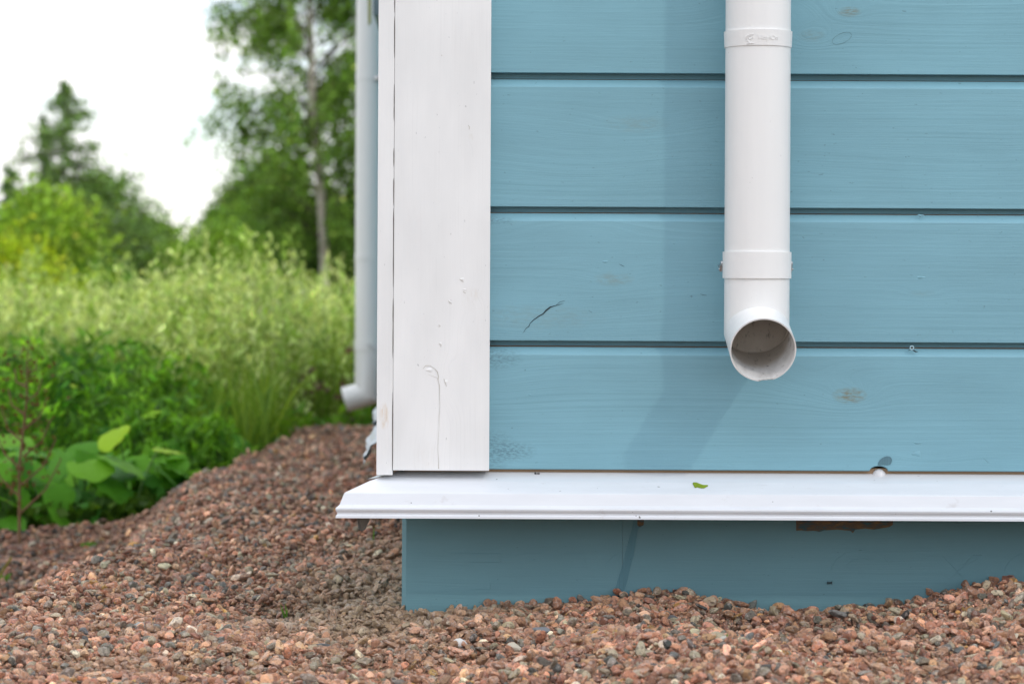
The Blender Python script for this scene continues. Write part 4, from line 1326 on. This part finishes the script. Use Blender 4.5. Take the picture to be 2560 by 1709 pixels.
def conifer(xd, topd, D, rad, label, c1, c2, n=9000, base_z=-.3, droop=.25, power=.85, seed=1, leafs=.13, lean=0, group=None):
    rg = np.random.default_rng(seed)
    top = at(xd, topd, D); z0 = base_z; H = top.z - z0
    root = tree_root("spruce_tree", top.x, top.y, label, group=group)
    tube_obj("trunk", [Vector((top.x, top.y, z0 - .3 + (H + .3) * k / 5)) for k in range(6)], [max(.006 * H * (1 - k / 5.2) * 2, .012) for k in range(6)], M_bark, root, 8)
    nb = int(34 * H + 10)
    cs, sz = [], []
    VV, FF = [], []
    for i in range(nb):
        s_ = (i + rg.uniform(0, 1)) / nb
        z = z0 + .05 * H + .95 * H * s_
        L = rad * (1 - s_) ** power * rg.choice([.45, .7, 1.0, 1.5], p=[.3, .3, .28, .12]) * rg.uniform(.8, 1.15) + .05
        az = rg.uniform(0, 6.283)
        m = max(9, int(2.2 * n / nb * (L / rad + .2)))
        r_ = rg.uniform(0, 1, m) ** .7 * L
        px_ = r_ * math.cos(az); py_ = r_ * math.sin(az)
        dzz = -droop * r_ + .35 * droop * r_ ** 2 / max(L, .1)
        c = np.stack([top.x + px_, top.y + py_, z + dzz], 1) + rg.normal(0, 1, (m, 3)) * np.array((.09, .09, .07)) * (.35 + L)
        cs.append(c); sz.append(rg.uniform(.6, 1.3, m) * leafs)
        v, f__ = tube(None, [Vector((top.x, top.y, z)), Vector((top.x + L * .9 * math.cos(az), top.y + L * .9 * math.sin(az), z - droop * L * .8))], [.02, .008], None, None, 4)
        b0 = len(VV); VV += v; FF += [tuple(b0 + q for q in fa) for fa in f__]
    pydata("limbs", VV, FF, M_bark, root, False)
    c = np.concatenate(cs); sz = np.concatenate(sz)
    V, Fq, Cc = leaf_quads(c, sz, mixcol(c1, c2, rg.uniform(0, 1, (len(c), 1))), .35, rg=rg, var=.45)
    np_mesh("crown", V, Fq, Cc, M_leaf_attr, root)

def leafy(xd, topd, D, rad, label, c1, c2, n=9000, base_z=-.3, seed=1, leafs=.10, ratio=.55, name="broadleaf_tree", cat="tree", nclump=46, spread=.21, low=.06, group=None, yd_squash=1.0):
    rg = np.random.default_rng(seed)
    top = at(xd, topd, D); H = top.z - base_z
    root = tree_root(name, top.x, top.y, label, cat, group)
    tube_obj("trunk", [Vector((top.x + .05 * math.sin(k), top.y, base_z - .3 + (H * .8 + .3) * k / 5)) for k in range(6)], [.035 * (1 - k / 6) * H / 3 + .01 for k in range(6)], M_bark, root, 8)
    VV, FF, cs, cc = [], [], [], []
    for i in range(nclump):
        s_ = rg.uniform(low, 1)
        prof_r = rad * (math.sin(math.pi * min(1, s_ * .80 + .17)) ** .8)
        az = rg.uniform(0, 6.283); r_ = prof_r * rg.uniform(.35, .95)
        cz = base_z + H * s_ * .90 if s_ < .8 else base_z + H * (s_ * .90 + .04 * rg.uniform(-1, 1))
        ctr_ = np.array((top.x + r_ * math.cos(az), top.y + r_ * math.sin(az) * yd_squash, cz))
        m = int(n / nclump)
        c = ctr_ + rg.normal(0, 1, (m, 3)) * np.array((1, 1, .75)) * spread * rad
        cs.append(c)
        cc.append(mixcol(c1, c2, rg.uniform(0, 1)) * rg.uniform(.8, 1.2, (m, 1)))
        v, f__ = tube(None, [Vector((top.x, top.y, max(base_z, cz - .5 * r_ - .1))), Vector(ctr_)], [.018, .006], None, None, 4)
        b0 = len(VV); VV += v; FF += [tuple(b0 + q for q in fa) for fa in f__]
    pydata("limbs", VV, FF, M_bark, root, False)
    c = np.concatenate(cs); c[:, 2] = np.maximum(c[:, 2], base_z + .02)
    V, Fq, Cc = leaf_quads(c, rg.uniform(.6, 1.35, len(c)) * leafs, np.concatenate(cc), .65, rg=rg, var=.45)
    np_mesh("crown", V, Fq, Cc, M_leaf_attr, root)

# birch ------------------------------------------------------------------
def birch():
    D = 42.0; rg = np.random.default_rng(21)
    tr_px = [(744, 700), (745, 620), (742, 540), (736, 440), (733, 380), (722, 300), (716, 230), (715, 140), (712, 60), (706, -60), (700, -220), (696, -400)]
    pts = [at(x, y, D) for x, y in tr_px]
    pts[0].z = -.4
    root = tag(empty("birch_tree", (pts[0].x, pts[0].y, -.3)), "tall birch with pale trunk and loose hanging leaves beside the house corner", "tree")
    tube_obj("trunk", pts, [.085, .082, .078, .072, .070, .065, .062, .058, .052, .045, .03, .012], M_birch, root, 10)
    zs_ = np.array([p.z for p in pts]); xs_ = np.array([p.x for p in pts])
    VV, FF, cs, tn = [], [], [], []
    nb = 120
    for i in range(nb):
        z = .9 + 6.8 * (i + rg.uniform(0, 1)) / nb
        x0 = float(np.interp(z, zs_, xs_)); y0 = pts[0].y
        az = rg.uniform(0, 6.283)
        L = np.interp(z, [.9, 2, 4, 6, 8], [1.6, 1.95, 2.1, 1.95, .9]) * rg.uniform(.5, 1.0)
        e = Vector((x0 + L * math.cos(az), y0 + L * math.sin(az), z + .28 * L))
        mid = Vector((x0 + .5 * L * math.cos(az), y0 + .5 * L * math.sin(az), z + .35 * L))
        v, f__ = tube(None, [Vector((x0, y0, z)), mid, e], [.022, .013, .006], None, None, 4)
        b0 = len(VV); VV += v; FF += [tuple(b0 + q for q in fa) for fa in f__]
        dens = np.interp(z, [.9, 2.2, 3.0, 6], [1.25, 1.1, .78, .85])
        ntw = int(16 * dens) + 3
        for _ in range(ntw):
            s_ = rg.uniform(.25, 1.05)
            p = Vector((x0, y0, z)).lerp(e, s_); p.z += .12 * math.sin(s_ * 3)
            hang = rg.uniform(.2, .75)
            dirx, diry = rg.normal(0, .16, 2)
            m = int(21 * hang / .5)
            t_ = rg.uniform(0, 1, m)
            c = np.stack([p.x + dirx * t_, p.y + diry * t_, p.z - hang * t_], 1) + rg.normal(0, .075, (m, 3))
            cs.append(c)
            tn.append(mixcol((.10, .21, .03), (.26, .42, .07), rg.uniform(0, 1)) * rg.uniform(.8, 1.25, (m, 1)))
            v, f__ = tube(None, [p, p + Vector((dirx * .5, diry * .5, -hang * .5)), p + Vector((dirx, diry, -hang))], [.004, .003, .002], None, None, 3)
            b0 = len(VV); VV += v; FF += [tuple(b0 + q for q in fa) for fa in f__]
    pydata("limbs", VV, FF, M_bark, root, False)
    c = np.concatenate(cs); tn_ = np.concatenate(tn)
    hid = (c[:, 1] < pts[0].y) & (np.abs(c[:, 0] - np.interp(c[:, 2], zs_, xs_)) < .13) & (rg.uniform(0, 1, len(c)) < .85)
    c, tn_ = c[~hid], tn_[~hid]
    V, Fq, Cc = leaf_quads(c, rg.uniform(.055, .115, len(c)), tn_, .75, down=.4, rg=rg, var=.45)
    np_mesh("crown", V, Fq, Cc, M_leaf_attr, root)
birch()

G1, G2 = (.05, .12, .03), (.11, .21, .05)
conifer(152, 188, 44, 1.85, "tallest pointed spruce against the white sky", (.10, .20, .05), (.24, .38, .12), 7000, seed=2, leafs=.11, droop=.15, power=.8)
conifer(100, 262, 46, .55, "slender spruce with a narrow tip left of the tallest one", (.09, .17, .06), (.18, .29, .11), 1700, seed=3, leafs=.11, droop=.2)
conifer(22, 384, 46, .60, "small spruce whose tip leans out above the yellow green bush", (.07, .15, .05), (.15, .26, .09), 2000, seed=4)
conifer(380, 512, 60, .70, "small distant spruce at the right end of the left tree group", (.06, .12, .05), (.11, .19, .08), 3000, seed=5)
leafy(222, 385, 46, 1.25, "rounded green tree directly right of the tallest spruce", (.10, .20, .04), (.20, .33, .07), 9000, seed=6, leafs=.11)
leafy(296, 482, 52, 1.2, "mid green tree sloping down to the right of the spruce group", (.11, .21, .05), (.21, .34, .09), 7000, seed=7, leafs=.12)
leafy(352, 575, 50, 1.0, "low pale green tree beside the small distant spruce", (.09, .18, .05), (.16, .27, .08), 4500, seed=8, leafs=.12)
leafy(95, 430, 30, .92, "yellow green bushy tree at the left under the spruce tips", (.16, .31, .025), (.32, .47, .05), 9500, seed=9, leafs=.075)
leafy(20, 560, 20, .70, "brightest yellow green bush at the far left above the weeds", (.26, .40, .015), (.42, .54, .03), 8000, seed=10, leafs=.05)
leafy(195, 600, 34, .8, "dark green shrub between the yellow green bush and the tall grass", (.08, .19, .025), (.16, .31, .04), 5000, seed=11, leafs=.08, name="shrub", cat="shrub")
leafy(497, 505, 30, .72, "fresh green shrub at the left foot of the birch", (.14, .27, .025), (.26, .42, .05), 6500, seed=12, leafs=.065, name="shrub", cat="shrub")
leafy(560, 470, 50, 1.25, "mid green tree low behind the left half of the birch crown", (.08, .18, .025), (.17, .30, .045), 9000, seed=13, leafs=.11)
leafy(615, 345, 52, 1.25, "dense dark green tree behind the lower birch trunk", (.06, .14, .02), (.14, .25, .04), 14000, seed=14, leafs=.11, nclump=70)
leafy(680, 470, 46, 1.3, "dark bushy tree low behind the birch trunk beside the downpipe", (.05, .12, .015), (.12, .22, .035), 11000, seed=15, leafs=.10, nclump=60)
leafy(800, 450, 44, 1.2, "dark green tree partly hidden by the farther downpipe", (.05, .13, .02), (.13, .23, .04), 9000, seed=16, leafs=.10)
leafy(462, 560, 58, .8, "pale distant shrub in the gap between the tree groups", (.08, .16, .05), (.13, .23, .07), 2600, seed=17, leafs=.12, name="shrub", cat="shrub")
# farther scrub that closes the horizon
rg = np.random.default_rng(44)
n = 26000
D = rg.uniform(55, 95, n); X = rg.uniform(-.24, .30, n) * D
hmax = 1.1 + .6 * np.sin(X * .8) * np.sin(X * .33 + 1) - .45 * np.exp(-((X / D + .107) / .006) ** 2)
cen = np.stack([X, D + CAM_Y, -.3 + rg.uniform(0, 1, n) ** .8 * hmax], 1)
V, Fq, Cc = leaf_quads(cen, rg.uniform(.12, .30, n), mixcol((.06, .13, .03), (.13, .22, .06), rg.uniform(0, 1, (n, 1))), .7, rg=rg)
tag(np_mesh("distant_undergrowth", V, Fq, Cc, M_leaf_attr), "distant green scrub closing the meadow at the horizon", "scrub", kind='stuff')
